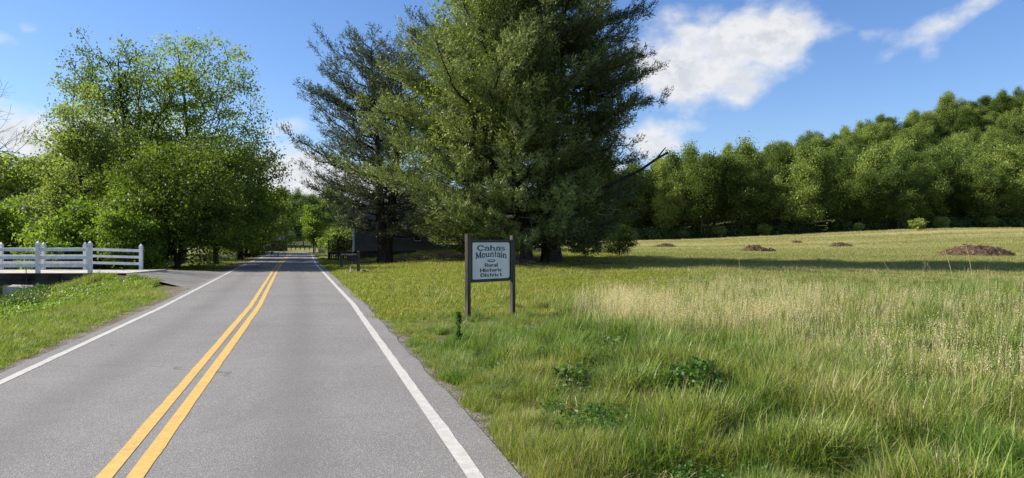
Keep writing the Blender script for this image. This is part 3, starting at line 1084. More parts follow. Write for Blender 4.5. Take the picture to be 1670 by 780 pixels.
def build_pines():
    # big dark pine behind the sign
    def profB(z, az):
        base = np.interp(z, [0, 1.5, 4, 9, 13, 18, 23, 27.5], [5.4, 7.0, 7.6, 8.0, 7.2, 5.9, 3.6, 0.4])
        return base * (1.0 - 0.12 * math.cos(az)) * (1 - 0.50 * max(0.0, -math.sin(az - 0.2)) * max(0.0, min(1.0, (9 - z) / 4)))
    x, y = at(898, Y=47.5)
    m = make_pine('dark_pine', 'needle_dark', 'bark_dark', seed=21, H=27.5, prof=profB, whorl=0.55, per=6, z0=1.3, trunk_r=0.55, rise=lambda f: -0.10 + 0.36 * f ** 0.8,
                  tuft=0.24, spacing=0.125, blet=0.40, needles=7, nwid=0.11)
    b = plant_pine(m, 'huge dark pine with a thick forked trunk standing behind the district sign', x, y)
    # vine leaves climbing through the crown
    rng = np.random.default_rng(3)
    cs = [(math.cos(a) * r * profB(z, a), math.sin(a) * r * profB(z, a), z) for a, r, z in zip(rng.uniform(3.0, 6.0, 130), rng.uniform(0.4, 0.82, 130), rng.uniform(3, 21, 130))]
    leaf_clumps('climbing_vine', cs, rng.uniform(0.4, 0.9, 130), 9000, 0.13, MAT['leaf_shade'], b, 6)
    # bare dead twigs and hanging vine stems in the shade
    mb = MB()
    for i in range(60):
        a = rng.uniform(3.4, 5.8)
        r = rng.uniform(1.5, 6.0)
        z = rng.uniform(0.8, 7.0)
        p = Vector((math.cos(a) * r, math.sin(a) * r, z))
        pts = [p]
        d = Vector((rng.normal(), rng.normal() * 0.6, rng.normal() * 0.7 - 0.25)).normalized()
        for k in range(4):
            p = p + d * rng.uniform(0.3, 0.6)
            d = (d + Vector(rng.normal(size=3)) * 0.35).normalized()
            pts.append(p)
        if min(q.z for q in pts) > 0.3:
            mb.tube(pts, [0.022, 0.018, 0.014, 0.010, 0.006], 4, False)
    mb.build('dead_branches', MAT['bark_grey'], b, kind='stuff')
    # snapped limb sticking out to the right
    mb = MB()
    z0 = zat(268, 47.5) - g1(x, y)
    mb.tube([(2.0, -1.5, z0 - 2.2), (5.4, -2.2, z0 - 0.6), (6.4, -2.3, z0 + 0.1), (7.1, -2.3, z0 + 0.5)], [0.12, 0.09, 0.075, 0.06], 7)
    mb.tube([(6.4, -2.3, z0 + 0.1), (6.7, -2.35, z0 + 0.5), (6.95, -2.3, z0 + 0.8)], [0.055, 0.045, 0.03], 6)
    mb.build('broken_limb', MAT['bark_dark'], b)
    # lighter pine on its left
    def profA(z, az):
        front = max(0.0, -math.sin(az + 0.5))
        base = np.interp(z, [0, 1.2, 3, 7, 10, 14, 18, 23], [6.4, 9.6, 10.9, 10.6, 8.4, 5.4, 4.0, 0.4])
        c = math.cos(az - math.pi)              # long towards the road
        return base * (0.56 + 0.44 * c if c > 0 else 0.56 + 0.20 * c) * (1 - 0.35 * front * max(0.0, min(1.0, (9 - z) / 4)))
    x, y = at(858, Y=45.4)
    m = make_pine('light_pine', 'needle_light', 'bark_dark', seed=8, H=23, prof=profA, whorl=0.50, per=6, z0=1.5, trunk_r=0.33, rise=lambda f: -0.08 + 0.5 * f ** 0.7,
                  tuft=0.23, spacing=0.115, blet=0.36, needles=7, nwid=0.11, lean=(-1.4, -0.4))
    b = plant_pine(m, 'sunlit grey green pine spreading long limbs left towards the road', x, y)
    cs = [(math.cos(a) * r - 1, math.sin(a) * r, z) for a, r, z in zip(rng.uniform(2.9, 5.2, 70), rng.uniform(3.0, 5.0, 70), rng.uniform(7, 17, 70))]
    leaf_clumps('climbing_vine', cs, rng.uniform(0.5, 1.2, 70), 6500, 0.13, MAT['leaf_maple'], b, 9)
    # open pine by the house
    def profC(z, az):
        base = np.interp(z, [0, 1.5, 3.5, 7, 9.5, 12, 14.5, 16.2], [4.8, 5.4, 5.2, 5.3, 5.0, 3.9, 2.4, 0.5])
        return base * (1.0 + 0.16 * math.cos(az - math.pi))
    x, y = at(627, Y=53)
    m = make_pine('open_pine', 'needle_blue', 'bark_dark', seed=15, H=15.6, prof=profC, whorl=0.75, per=5, z0=2.2, trunk_r=0.45, rise=lambda f: -0.05 + 0.70 * f,
                  tuft=0.23, spacing=0.13, blet=0.42, needles=7, nwid=0.11, gap=0.12, lean=(-1.0, 0), dens=0.92, tops=[(0.0, 0, 15.6), (2.3, 0.6, 15.2)])
    plant_pine(m, 'open bluish pine with upswept limbs beside the white house', x, y)


build_pines()


def L_(cx, cy, cz, rx, ry, rz, w=1):
    return (cx, cy, cz, rx, ry, rz, w)


def build_left_trees():
    G = 'trees and bushes left of the road'
    # px, Y, height, ...
    spec = []
    m = make_broadleaf('maple_a', 31, 20.5, [L_(1.3, 0, 12.8, 5.2, 4.4, 6.4, 4), L_(3.2, 0, 9.5, 4.4, 4.0, 4.0, 2), L_(-1.6, 0, 14.4, 3.8, 3.4, 4.4, 1.6), L_(1.4, 0, 15.6, 4.4, 3.6, 3.6, 1.6)],
                       400, 54, 0.20, 0.27, 'leaf_maple', 'bark_dark', cluster=0.44, base_frac=0.3, fill=0.5)
    x, y = at(296, Y=62)
    plant_tree('broadleaf_tree', m, 'tall round topped maple, highest crown left of the road', 'tree', x, y, 0, 1.08, group=G)
    m = make_broadleaf('maple_b', 32, 18.4, [L_(0, 0, 12.5, 4.2, 3.8, 5.6, 4), L_(-2.8, 0, 15.0, 1.8, 1.8, 3.4, 1), L_(0.5, 0, 8.0, 4.6, 4.2, 3.6, 1.5)],
                       260, 54, 0.19, 0.32, 'leaf_maple', 'bark_dark', cluster=0.42, base_frac=0.3, fill=0.5)
    x, y = at(205, Y=58)
    plant_tree('broadleaf_tree', m, 'tall thin leaved tree with dark straight trunk showing, left of the round maple', 'tree', x, y, 0.0, 1.10, group=G)
    m = make_broadleaf('feather', 33, 15.4, [L_(-1.4, 0, 10.6, 2.9, 2.6, 3.8, 3), L_(0.8, 0, 9.0, 2.8, 2.6, 3.6, 2), L_(-2.4, 0, 7.0, 2.6, 2.4, 2.6, 1)],
                       150, 120, 0.18, 0.22, 'leaf_feather', 'bark', cluster=0.42, base_frac=0.25, fill=0.6, lean=(-0.9, 0), droop=0.4)
    x, y = at(150, Y=50)
    plant_tree('broadleaf_tree', m, 'pale feathery tree with hanging foliage, highest above the white fence', 'tree', x, y, 0, group=G)
    # lower dense crowns leaning over the road
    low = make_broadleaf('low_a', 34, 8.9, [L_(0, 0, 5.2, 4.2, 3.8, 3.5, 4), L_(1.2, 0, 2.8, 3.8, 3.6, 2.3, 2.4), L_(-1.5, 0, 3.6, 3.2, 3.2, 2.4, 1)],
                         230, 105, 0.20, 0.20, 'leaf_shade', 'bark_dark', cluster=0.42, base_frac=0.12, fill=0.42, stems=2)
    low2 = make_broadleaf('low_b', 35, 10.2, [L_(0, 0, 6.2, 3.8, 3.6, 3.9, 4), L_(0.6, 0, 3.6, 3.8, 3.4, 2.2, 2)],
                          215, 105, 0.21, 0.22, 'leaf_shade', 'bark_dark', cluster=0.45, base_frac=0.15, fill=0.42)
    for (px, Y, mm, rz, sc, lab) in [
        (290, 45.5, low, 0.0, 0.96, 'low spreading tree with dark forked trunk where the driveway meets the road'),
        (352, 55, low2, 1.0, 0.98, 'dense round tree on the roadside grass, second along the road from the driveway'),
        (392, 66, low2, 2.4, 1.08, 'dense dark tree third along the road whose crown overhangs the left lane'),
        (404, 80, low, 2.9, 1.15, 'shaded tree far along the left roadside, last before the utility pole'),
        (245, 50, low, 1.9, 0.95, 'dark bushy tree right behind the last white fence post'),
        (236, 68, low2, 4.0, 1.25, 'full tree filling the gap under the tall maple crowns')]:
        x, y = at(px, Y=Y)
        plant_tree('broadleaf_tree', mm, lab, 'tree', x, y, rz, sc, G)
    # bright bushes behind the bridge
    sh = make_broadleaf('bush_a', 36, 4.6, [L_(0, 0, 2.5, 2.3, 2.1, 2.1, 3), L_(0.8, 0, 1.4, 2.2, 2.0, 1.3, 2)], 150, 84, 0.20, 0.08, 'leaf_bright', 'bark', cluster=0.30, base_frac=0.05, fill=0.42, stems=3)
    sh2 = make_broadleaf('bush_b', 37, 5.6, [L_(0, 0, 3.2, 2.1, 2.0, 2.5, 3), L_(-0.6, 0, 1.6, 2.2, 2.0, 1.5, 2)], 160, 84, 0.21, 0.09, 'leaf_bright', 'bark', cluster=0.32, base_frac=0.05, fill=0.42, stems=3)
    for (px, Y, mm, rz, sc, lab) in [
        (205, 42.5, sh, 0.0, 0.85, 'yellow green bush showing between the rails of the last fence span'),
        (150, 44.5, sh2, 1.0, 1.05, 'bright green bush behind the tallest near fence post'),
        (100, 44, sh, 2.0, 1.12, 'bright rounded bush behind the middle span of the white fence'),
        (222, 46.5, sh2, 2.4, 1.0, 'yellow green sapling bush leaning from the dark trees by the driveway'),
        (40, 52, sh2, 3.4, 0.9, 'loose green bush on the bank far behind the left fence span'),
        (-12, 47, sh, 4.4, 1.0, 'green bush cut by the left edge of the photo above the fence')]:
        x, y = at(px, Y=Y)
        plant_tree('bush', mm, lab, 'bush', x, y, rz, sc, G)
    # darker wood further left
    dk = make_broadleaf('dark_a', 38, 12, [L_(0, 0, 7, 4.2, 4.0, 4.6, 4), L_(0.6, 0, 3.6, 4.0, 3.8, 2.6, 2)], 300, 66, 0.34, 0.26, 'leaf_maple', 'bark_dark', cluster=0.5, base_frac=0.15, fill=0.42)
    for (px, Y, mm, rz, sc, lab) in [
        (6, 62, dk, 0.2, 0.80, 'dark tree at the left edge behind the white fence'),
        (68, 72, dk, 1.2, 0.86, 'dark tree behind the left fence span, under the feathery tree'),
        (125, 76, dk, 2.2, 1.0, 'deep green tree standing behind the feathery tree'),
        (-45, 66, dk, 3.2, 0.85, 'dark tree just beyond the left edge of the view'),
        (180, 90, dk, 4.2, 1.25, 'shaded tree furthest back behind the bright bushes'),
        (30, 96, dk, 5.0, 0.95, 'far dark tree on the meadow edge at the left'),
        (300, 92, dk, 0.9, 1.1, 'dark tree behind the roadside row, under the maple'),
        (350, 100, dk, 1.9, 0.95, 'dark tree at the back of the roadside row near the bend')]:
        x, y = at(px, Y=Y)
        plant_tree('broadleaf_tree', mm, lab, 'tree', x, y, rz, sc, G)
    # bare tree at the left edge
    rng = np.random.default_rng(5)
    mb = MB()
    def limb(p, d, L, r, depth):
        pts, rr = [p.copy()], [r]
        n = 5
        for i in range(n):
            d = (d + Vector(rng.normal(size=3)) * 0.16 + Vector((0, 0, 0.05))).normalized()
            p = p + d * L / n
            pts.append(p.copy())
            rr.append(max(0.006, r * (1 - 0.75 * (i + 1) / n)))
        mb.tube(pts, rr, 6 if r > 0.05 else 4, False)
        if depth > 0:
            for k in range(5 if depth > 1 else 4):
                i = rng.integers(1, n + 1)
                dd = (d + Vector(rng.normal(size=3)) * 0.75).normalized()
                limb(pts[i], dd, L * rng.uniform(0.45, 0.7), max(0.008, rr[i] * 0.7), depth - 1)
    x, y = at(-70, Y=38)
    tz = g1(x, y)
    mb2 = mb
    mb.tube([(0, 0, -0.4), (0.1, 0, 2.5), (0.0, 0.1, 5.0), (0.2, 0, 7.5)], [0.22, 0.17, 0.13, 0.08], 8)
    for (zz, dx, dz, L) in [(4.6, 1, 0.45, 4.2), (5.6, 1, 0.55, 4.0), (6.4, 0.9, 0.9, 3.4), (7.2, 0.5, 1.0, 2.6), (5.2, 0.9, 0.2, 3.8), (6.0, -1, 0.5, 3.4), (7.4, 0.1, 1, 2.5), (6.8, 1, 0.3, 3.4)]:
        limb(Vector((0.1, 0, zz)), Vector((dx, rng.normal() * 0.3, dz)).normalized(), L, 0.05, 2)
    t = thing('bare_tree', 'leafless grey tree reaching twigs in from the left edge', 'tree', (x, y, tz), 0)
    mb.build('branches', MAT['bark_grey'], t)
    # dead twig top above the maples
    mb = MB()
    x, y = at(226, Y=60)
    for k in range(7):
        p = Vector((0, 0, 14.5))
        d = Vector((rng.normal() * 0.16, rng.normal() * 0.1, 1)).normalized()
        pts = [p.copy()]
        for i in range(6):
            d = (d + Vector(rng.normal(size=3)) * 0.07).normalized()
            p = p + d * 0.72
            pts.append(p.copy())
        mb.tube(pts, [0.035, 0.03, 0.026, 0.022, 0.016, 0.012, 0.008], 4, False)
    mb.tube([(0.1, 0, -0.3), (0, 0.1, 6), (0.1, 0, 11), (0, 0, 14.7)], [0.16, 0.12, 0.08, 0.05], 7)
    t = thing('dead_tree', 'thin dead tree whose bare top twigs stick up between the tall maples', 'tree', (x, y, g1(x, y)))
    mb.build('branches', MAT['bark_grey'], t)


build_left_trees()


def build_forest():
    G = 'trees of the wooded hillside'
    V = []
    for i, (H, w, lm) in enumerate([(17, 4.8, 'leaf_forest'), (19, 4.7, 'leaf_forest'), (16, 5.4, 'leaf_forest'), (19, 4.4, 'leaf_forest'), (17, 4.8, 'leaf_dark'), (15, 5.0, 'leaf_forest')]):
        rng = np.random.default_rng(100 + i)
        w *= 1.10
        lobes = []
        for (fz, fr, wt) in ((0.30, 0.92, 3), (0.46, 1.0, 3.4), (0.62, 0.86, 2.8), (0.77, 0.62, 1.8), (0.89, 0.34, 0.9)):
            a = rng.random() * 6.28
            lobes.append(L_(math.cos(a) * w * 0.24, math.sin(a) * w * 0.24, H * fz, w * fr * 0.92, w * fr * 0.92, H * 0.13, wt))
        for k in range(4):
            a = rng.random() * 6.28
            lobes.append(L_(math.cos(a) * w * 0.55, math.sin(a) * w * 0.55, H * rng.uniform(0.3, 0.75), w * 0.42, w * 0.42, H * 0.15, 0.7))
        V.append(make_broadleaf('forest%d' % i, 200 + i, H, lobes, 150, 180, 0.33, 0.22, lm, 'bark_grey' if i % 2 else 'bark', cluster=0.66, base_frac=0.25, fill=0.38, vert=0.95))
    rng = random.Random(11)
    look = ['broad tree', 'tall tree', 'wide round tree', 'slender tall tree', 'dark tree', 'bushy tree']
    def beside(px):
        marks = [(1075, 'behind the broken pine limb'), (1140, 'behind the leftmost pile'), (1215, 'behind the rugged mulch pile'), (1265, 'left of the smallest mulch pile'),
                 (1310, 'behind the smallest mulch pile'), (1345, 'by the dark hollow'), (1400, 'behind the low middle pile'), (1470, 'right of the low middle pile'),
                 (1540, 'left of the largest mulch pile'), (1620, 'behind the largest pile'), (1700, 'at the right edge')]
        for lim, t_ in marks:
            if px < lim: return t_
        return 'beyond the right edge'
    rows = [153, 162, 173, 185, 198, 212, 227, 243, 260, 278, 297]
    where = ['in the first row', 'in the second row', 'in the third row', 'in the fourth row', 'in the fifth row', 'midway up the hill', 'above midway', 'high up', 'higher up', 'near the ridge', 'on the ridge']
    n = 0
    for r, Y0 in enumerate(rows):
        x = 14.0 if r < 4 else Y0 * 0.12
        while x < Y0 * 0.76:
            px = 835 + x / Y0 * FPX
            yy = Y0 + rng.uniform(-3.5, 3.5)
            k = rng.choice([0, 1, 2, 3, 4, 5, 0, 1, 3, 4])
            sc = rng.uniform(0.86, 1.12) * (1.0 if r < 5 else 0.95)
            hollow = r < 2 and 1315 < px < 1372
            if not hollow:
                lab = '%s %s of wood %s' % (look[k], where[r], beside(px))
                sz = sc * rng.uniform(0.94, 1.14) * (1 if r < 6 else 0.85)
                if r == 0: sz *= rng.uniform(0.80, 1.08)
                plant_tree('forest_tree', V[k], lab, 'tree', x, yy, rng.uniform(0, 6.28), sc, G, sz, sink=0.2)
                n += 1
            x += rng.uniform(6.3, 8.8) * (0.95 if r else 0.85)
    # lower wood that closes the valley beyond the bend
    for (Y0, xa, xb, sc0) in [(139, -60, -10, 0.42), (160, -66, -14, 0.58), (186, -84, -18, 0.72), (215, -96, -15, 0.85), (250, -120, 0, 0.95), (290, -140, 0, 1.05)]:
        x = xa
        while x < xb:
            k = rng.choice([0, 1, 2, 4, 5])
            sc = sc0 * rng.uniform(0.85, 1.12)
            plant_tree('forest_tree', V[k], '%s in valley wood, %s, %s' % (look[k], {139: 'along the dark fence', 160: 'behind the dark fence row', 186: 'third from the front', 215: 'fourth from the front', 250: 'second from the back', 290: 'furthest back'}[Y0], 'left of the bend' if 835 + x / Y0 * FPX < 440 else 'over the bend' if 835 + x / Y0 * FPX < 520 else 'behind the house'), 'tree', x, Y0 + rng.uniform(-4, 4), rng.uniform(0, 6.28), sc, 'trees of the valley wood beyond the bend', sink=0.2)
            x += rng.uniform(6.5, 9.5)
    # young bushes at the foot of the wood
    rb = make_broadleaf('edge_bush', 251, 4.4, [L_(0, 0, 2.3, 2.6, 2.2, 1.9, 3)], 80, 60, 0.36, 0.06, 'leaf_forest', 'bark', cluster=0.4, base_frac=0.05, fill=0.4, stems=2)
    for i in range(9):
        px = 1035 + i * 72.0 + rng.uniform(-22, 22)
        Y = rng.uniform(147.5, 150.5)
        if 1318 < px < 1360: continue
        x = (px - 835) / FPX * Y
        plant_tree('edge_bush', rb, 'low green bush at foot of wood, %s' % beside(px), 'bush', x, Y, rng.uniform(0, 6.28), rng.uniform(0.40, 0.75), 'bushes at the foot of the wood')
    x, y = at(1497, Y=138)
    plant_tree('small_tree', rb, 'small pale round tree alone on the field in front of the wood', 'tree', x, y, 0.3, 0.58)
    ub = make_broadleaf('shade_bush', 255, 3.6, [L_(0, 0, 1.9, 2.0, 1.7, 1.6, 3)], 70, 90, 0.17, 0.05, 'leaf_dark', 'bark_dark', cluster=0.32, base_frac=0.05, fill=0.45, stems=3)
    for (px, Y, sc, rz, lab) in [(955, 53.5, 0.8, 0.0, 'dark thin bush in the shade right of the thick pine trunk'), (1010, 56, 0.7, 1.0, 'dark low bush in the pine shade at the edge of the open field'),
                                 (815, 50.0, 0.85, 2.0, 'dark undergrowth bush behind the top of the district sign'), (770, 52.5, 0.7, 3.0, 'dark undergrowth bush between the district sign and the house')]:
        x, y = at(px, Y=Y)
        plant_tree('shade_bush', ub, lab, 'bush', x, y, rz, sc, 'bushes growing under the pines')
    # bright young tree at the bend and bushes beside it
    yt = make_broadleaf('young', 260, 7.0, [L_(0, 0, 4.4, 1.9, 1.8, 2.7, 3), L_(0.2, 0, 2.6, 1.7, 1.6, 1.6, 1)], 130, 70, 0.26, 0.10, 'leaf_bright', 'bark', cluster=0.36, base_frac=0.2, fill=0.45)
    x, y = at(508, Y=101)
    plant_tree('small_tree', yt, 'small bright yellow green tree beside the road bend', 'tree', x + 0.3, y, 0, 0.95)
    x, y = at(540, Y=86)
    plant_tree('bush', rb, 'green bush with light showing through left of the house porch', 'bush', x, y, 1, 0.6)
    x, y = at(556, Y=74)
    plant_tree('bush', rb, 'green bush behind the porch railing of the house', 'bush', x, y, 2, 0.75)


build_forest()


def build_far_hill():
    # distant wooded ridge closing the valley
    xs = np.linspace(-1500, 700, 120)
    ys = np.linspace(1300, 2000, 30)
    X, Y = np.meshgrid(xs, ys)
    h = 95 * np.exp(-((X + 560) / 620) ** 2) * np.sin(np.clip((Y - 1300) / 700, 0, 1) * math.pi) ** 0.8 * (0.8 + 0.35 * fbm(X * 0.004, Y * 0.004))
    V = np.stack([X.ravel(), Y.ravel(), h.ravel() - 2 + gz(X, Y).ravel()], 1)
    nx = len(xs)
    i = (np.arange(len(ys) - 1)[:, None] * nx + np.arange(nx - 1)[None, :]).ravel()
    put('hills', mesh_np('hills', V, np.stack([i, i + 1, i + 1 + nx, i + nx], 1), MAT['far_hill'], smooth=True), kind='structure')


build_far_hill()


# ------------------------------------------------------------------ the district sign
def arc(cx, cy, rx, ry, a0, a1, n=12):
    return [(cx + rx * math.cos(math.radians(a0 + (a1 - a0) * i / n)), cy + ry * math.sin(math.radians(a0 + (a1 - a0) * i / n))) for i in range(n + 1)]


# stroke letters: width, [(points, weight)], serif bars [(x0, x1, y)]
SERIF = {
    'C': (0.92, [(arc(0.50, 0.5, 0.38, 0.43, 40, 322, 18), 0.17), ([(0.82, 0.62), (0.82, 0.92)], 0.09)], []),
    'M': (1.10, [([(0.20, 0), (0.20, 1)], 0.13), ([(0.20, 0.98), (0.55, 0.12)], 0.17), ([(0.55, 0.12), (0.90, 0.98)], 0.09), ([(0.90, 0), (0.90, 1)], 0.19)], [(0.02, 0.36, 0.04), (0.72, 1.08, 0.04), (0.02, 0.26, 0.96), (0.84, 1.08, 0.96)]),
    'a': (0.70, [(arc(0.34, 0.44, 0.24, 0.22, 160, 20, 8) + [(0.56, 0.1), (0.66, 0.04)], 0.15), (arc(0.30, 0.21, 0.21, 0.17, 70, 360, 14), 0.12)], []),
    'h': (0.78, [([(0.17, 0), (0.17, 1)], 0.17), (arc(0.40, 0.42, 0.21, 0.22, 165, 0, 8) + [(0.61, 0.02)], 0.15)], [(0.02, 0.32, 0.04), (0.46, 0.76, 0.04), (0.02, 0.2, 0.96)]),
    's': (0.60, [(arc(0.29, 0.49, 0.19, 0.14, 20, 250, 8) + arc(0.29, 0.19, 0.21, 0.15, 80, -160, 10), 0.13)], []),
    'o': (0.70, [(arc(0.35, 0.33, 0.25, 0.29, 0, 360, 18), 0.15)], []),
    'u': (0.78, [([(0.17, 0.64), (0.17, 0.26)] + arc(0.37, 0.24, 0.20, 0.19, 180, 350, 8), 0.15), ([(0.60, 0.64), (0.60, 0.02)], 0.15)], [(0.02, 0.2, 0.62), (0.45, 0.62, 0.62), (0.58, 0.75, 0.04)]),
    'n': (0.78, [([(0.17, 0), (0.17, 0.64)], 0.16), (arc(0.40, 0.42, 0.21, 0.22, 165, 0, 8) + [(0.61, 0.02)], 0.15)], [(0.02, 0.32, 0.04), (0.46, 0.76, 0.04), (0.02, 0.2, 0.62)]),
    't': (0.50, [([(0.24, 0.88), (0.24, 0.18)] + arc(0.34, 0.18, 0.10, 0.13, 180, 300, 4), 0.14), ([(0.04, 0.62), (0.44, 0.62)], 0.09)], []),
    'i': (0.36, [([(0.18, 0), (0.18, 0.64)], 0.16), ([(0.18, 0.80), (0.18, 0.95)], 0.17)], [(0.02, 0.34, 0.04), (0.04, 0.2, 0.62)]),
}
PLAIN = {
    'R': (0.76, [([(0.14, 0), (0.14, 1)], 0.17), ([(0.14, 0.93), (0.42, 0.93)] + arc(0.42, 0.70, 0.20, 0.23, 90, -90, 8) + [(0.14, 0.47)], 0.15), ([(0.38, 0.47), (0.66, 0.0)], 0.17)], []),
    'H': (0.80, [([(0.14, 0), (0.14, 1)], 0.18), ([(0.66, 0), (0.66, 1)], 0.18), ([(0.14, 0.5), (0.66, 0.5)], 0.15)], []),
    'D': (0.78, [([(0.14, 0), (0.14, 1)], 0.18), ([(0.14, 0.93), (0.34, 0.93)] + arc(0.34, 0.5, 0.32, 0.43, 90, -90, 12) + [(0.14, 0.07)], 0.16)], []),
    'u': (0.64, [([(0.12, 0.68), (0.12, 0.26)] + arc(0.31, 0.26, 0.19, 0.20, 180, 360, 8) + [(0.50, 0.68)], 0.16), ([(0.50, 0.3), (0.50, 0.0)], 0.16)], []),
    'r': (0.46, [([(0.12, 0), (0.12, 0.68)], 0.16), (arc(0.32, 0.40, 0.20, 0.22, 170, 60, 6), 0.15)], []),
    'a': (0.64, [(arc(0.30, 0.46, 0.20, 0.18, 160, 0, 8) + [(0.50, 0.0)], 0.15), (arc(0.29, 0.21, 0.19, 0.17, 0, 360, 14), 0.13)], []),
    'l': (0.28, [([(0.12, 0), (0.12, 1)], 0.17)], []),
    'i': (0.28, [([(0.12, 0), (0.12, 0.66)], 0.17), ([(0.12, 0.80), (0.12, 0.97)], 0.17)], []),
    's': (0.54, [(arc(0.26, 0.50, 0.17, 0.14, 20, 250, 8) + arc(0.26, 0.20, 0.19, 0.15, 80, -160, 10), 0.14)], []),
    't': (0.44, [([(0.20, 0.92), (0.20, 0.18)] + arc(0.30, 0.18, 0.10, 0.13, 180, 300, 4), 0.15), ([(0.03, 0.64), (0.40, 0.64)], 0.13)], []),
    'o': (0.64, [(arc(0.31, 0.33, 0.21, 0.27, 0, 360, 16), 0.16)], []),
    'c': (0.58, [(arc(0.31, 0.33, 0.21, 0.27, 50, 310, 14), 0.16)], []),
}


def word(mb, font, text, cx, y, w, h, bend=0.0, d=0.004):
    """letters as thin raised strips in the panel plane (x right, z up, front at -y)"""
    tot = sum(font[c][0] for c in text)
    sx = w / tot
    x = cx - w / 2
    n = [0]
    def quadstrip(pts, wt):
        P = [Vector((p[0], p[1])) for p in pts]
        Ls, Rs = [], []
        for i, p in enumerate(P):
            t = P[min(i + 1, len(P) - 1)] - P[max(i - 1, 0)]
            if t.length < 1e-6: t = Vector((1, 0))
            t.normalize()
            nn = Vector((-t.y, t.x)) * wt / 2
            Ls.append(p + nn)
            Rs.append(p - nn)
        n[0] += 1
        dd = d + 0.0004 * (n[0] % 5)
        vs = []
        for p in Ls + Rs:
            gx = x + p.x * sx
            gz_ = y + p.y * h + bend * (1 - ((gx - cx) / (w / 2)) ** 2)
            vs.append((gx, -dd, gz_))
        m = len(Ls)
        fr = [(i, i + 1, m + i + 1, m + i) for i in range(m - 1)]
        back = [(v[0], 0.001, v[2]) for v in vs]
        k = 2 * m
        fs = fr + [(i, k + i, k + i + 1, i + 1) for i in range(m - 1)] + [(m + i + 1, k + m + i + 1, k + m + i, m + i) for i in range(m - 1)]
        mb.add(vs + back, fs)
    for c in text:
        wd, strokes, serifs = font[c]
        for pts, wt in strokes:
            quadstrip(pts, wt)
        for (a, b, yy) in serifs:
            quadstrip([(a, yy), (b, yy)], 0.08)
        x += wd * sx


def build_sign():
    A = Vector((*at(763, Y=16.35), 0))
    B = Vector((*at(836, Y=17.30), 0))
    d = B - A
    Wd = d.length
    rz = math.atan2(d.y, d.x)
    mid = (A + B) / 2
    t = thing('wooden_sign', 'wooden roadside sign reading Cahas Mountain Rural Historic District on two posts', 'sign', (mid.x, mid.y, 0), rz)
    hw = Wd / 2
    top = zat(384, 16.8)
    for s in (-1, 1):
        z1 = top + (0.03 if s < 0 else 0.0)
        MB().box(s * hw - 0.046, s * hw + 0.046, -0.046, 0.046, -0.4, z1, bev=0.006).build('post', MAT['wood_post'], t)
    zb, zt = zat(461, 16.4), zat(391, 16.8)
    zb = EYE - (459.5 - 391) / FPX * 16.8
    zt = EYE - (391.0 - 391) / FPX * 16.8 - 0.0
    x0, x1 = -hw + 0.048, hw - 0.048
    # backing board, frame rails, panel
    MB().box(x0 + 0.005, x1 - 0.005, -0.002, 0.03, zb + 0.005, zt - 0.005).build('backing_board', MAT['dark_wood'], t)
    fw = 0.052
    for (a, b, c, e) in ((x0, x1, zt - fw, zt), (x0, x1, zb, zb + fw), (x0, x0 + fw, zb + fw, zt - fw), (x1 - fw, x1, zb + fw, zt - fw)):
        MB().box(a, b, -0.045, -0.0035, c, e, bev=0.008).build('frame_rail', MAT['sign_green'], t)
    # rounded pale panel
    px0, px1, pz0, pz1 = x0 + fw + 0.012, x1 - fw - 0.012, zb + fw + 0.014, zt - fw - 0.012
    r = 0.05
    pts = []
    for (cx, cz, a0) in ((px1 - r, pz0 + r, -90), (px1 - r, pz1 - r, 0), (px0 + r, pz1 - r, 90), (px0 + r, pz0 + r, 180)):
        pts += [(cx + r * math.cos(math.radians(a0 + a)), cz + r * math.sin(math.radians(a0 + a))) for a in (0, 22, 45, 67, 90)]
    n = len(pts)
    MB().add([(p[0], -0.014, p[1]) for p in pts] + [(p[0], -0.004, p[1]) for p in pts],
             [tuple(range(n))] + [(i, n + i, n + (i + 1) % n, (i + 1) % n) for i in range(n)]).build('panel', MAT['sign_white'], t)
    MB().box(px0 - 0.012, px1 + 0.012, -0.010, -0.004, pz0 - 0.012, pz1 + 0.012).build('panel_back', MAT['sign_green'], t)
    pw, ph = px1 - px0, pz1 - pz0
    def line(name, font, text, cy, w, h, mat, bend=0.0):
        mb = MB()
        word(mb, font, text, 0, 0, w, h, bend)
        mb.build(name, mat, t, loc=((px0 + px1) / 2, -0.0142, pz0 + cy * ph))
    line('lettering', SERIF, 'Cahas', 0.775, pw * 0.76, ph * 0.150, MAT['letter_teal'])
    line('lettering', SERIF, 'Mountain', 0.548, pw * 0.84, ph * 0.175, MAT['letter_teal'], bend=0.045)
    line('lettering', PLAIN, 'Rural', 0.330, pw * 0.36, ph * 0.098, MAT['letter_black'])
    line('lettering', PLAIN, 'Historic', 0.195, pw * 0.61, ph * 0.098, MAT['letter_black'])
    line('lettering', PLAIN, 'District', 0.060, pw * 0.58, ph * 0.098, MAT['letter_black'])
    # small oval ornament
    mb = MB()
    P = arc(0, 0, pw * 0.11, ph * 0.036, 0, 360, 24)[:-1]
    mb.add([(p[0], -0.004, p[1]) for p in P], [tuple(range(24))])
    mb.build('ornament', MAT['letter_teal'], t, loc=((px0 + px1) / 2, -0.0144, pz0 + ph * 0.50))
    mb = MB()
    P = arc(0, 0.004, pw * 0.085, ph * 0.016, 0, 360, 24)[:-1]
    mb.add([(p[0], -0.006, p[1]) for p in P], [tuple(range(24))])
    mb.build('ornament', MAT['sign_white'], t, loc=((px0 + px1) / 2, -0.0144, pz0 + ph * 0.503))


build_sign()


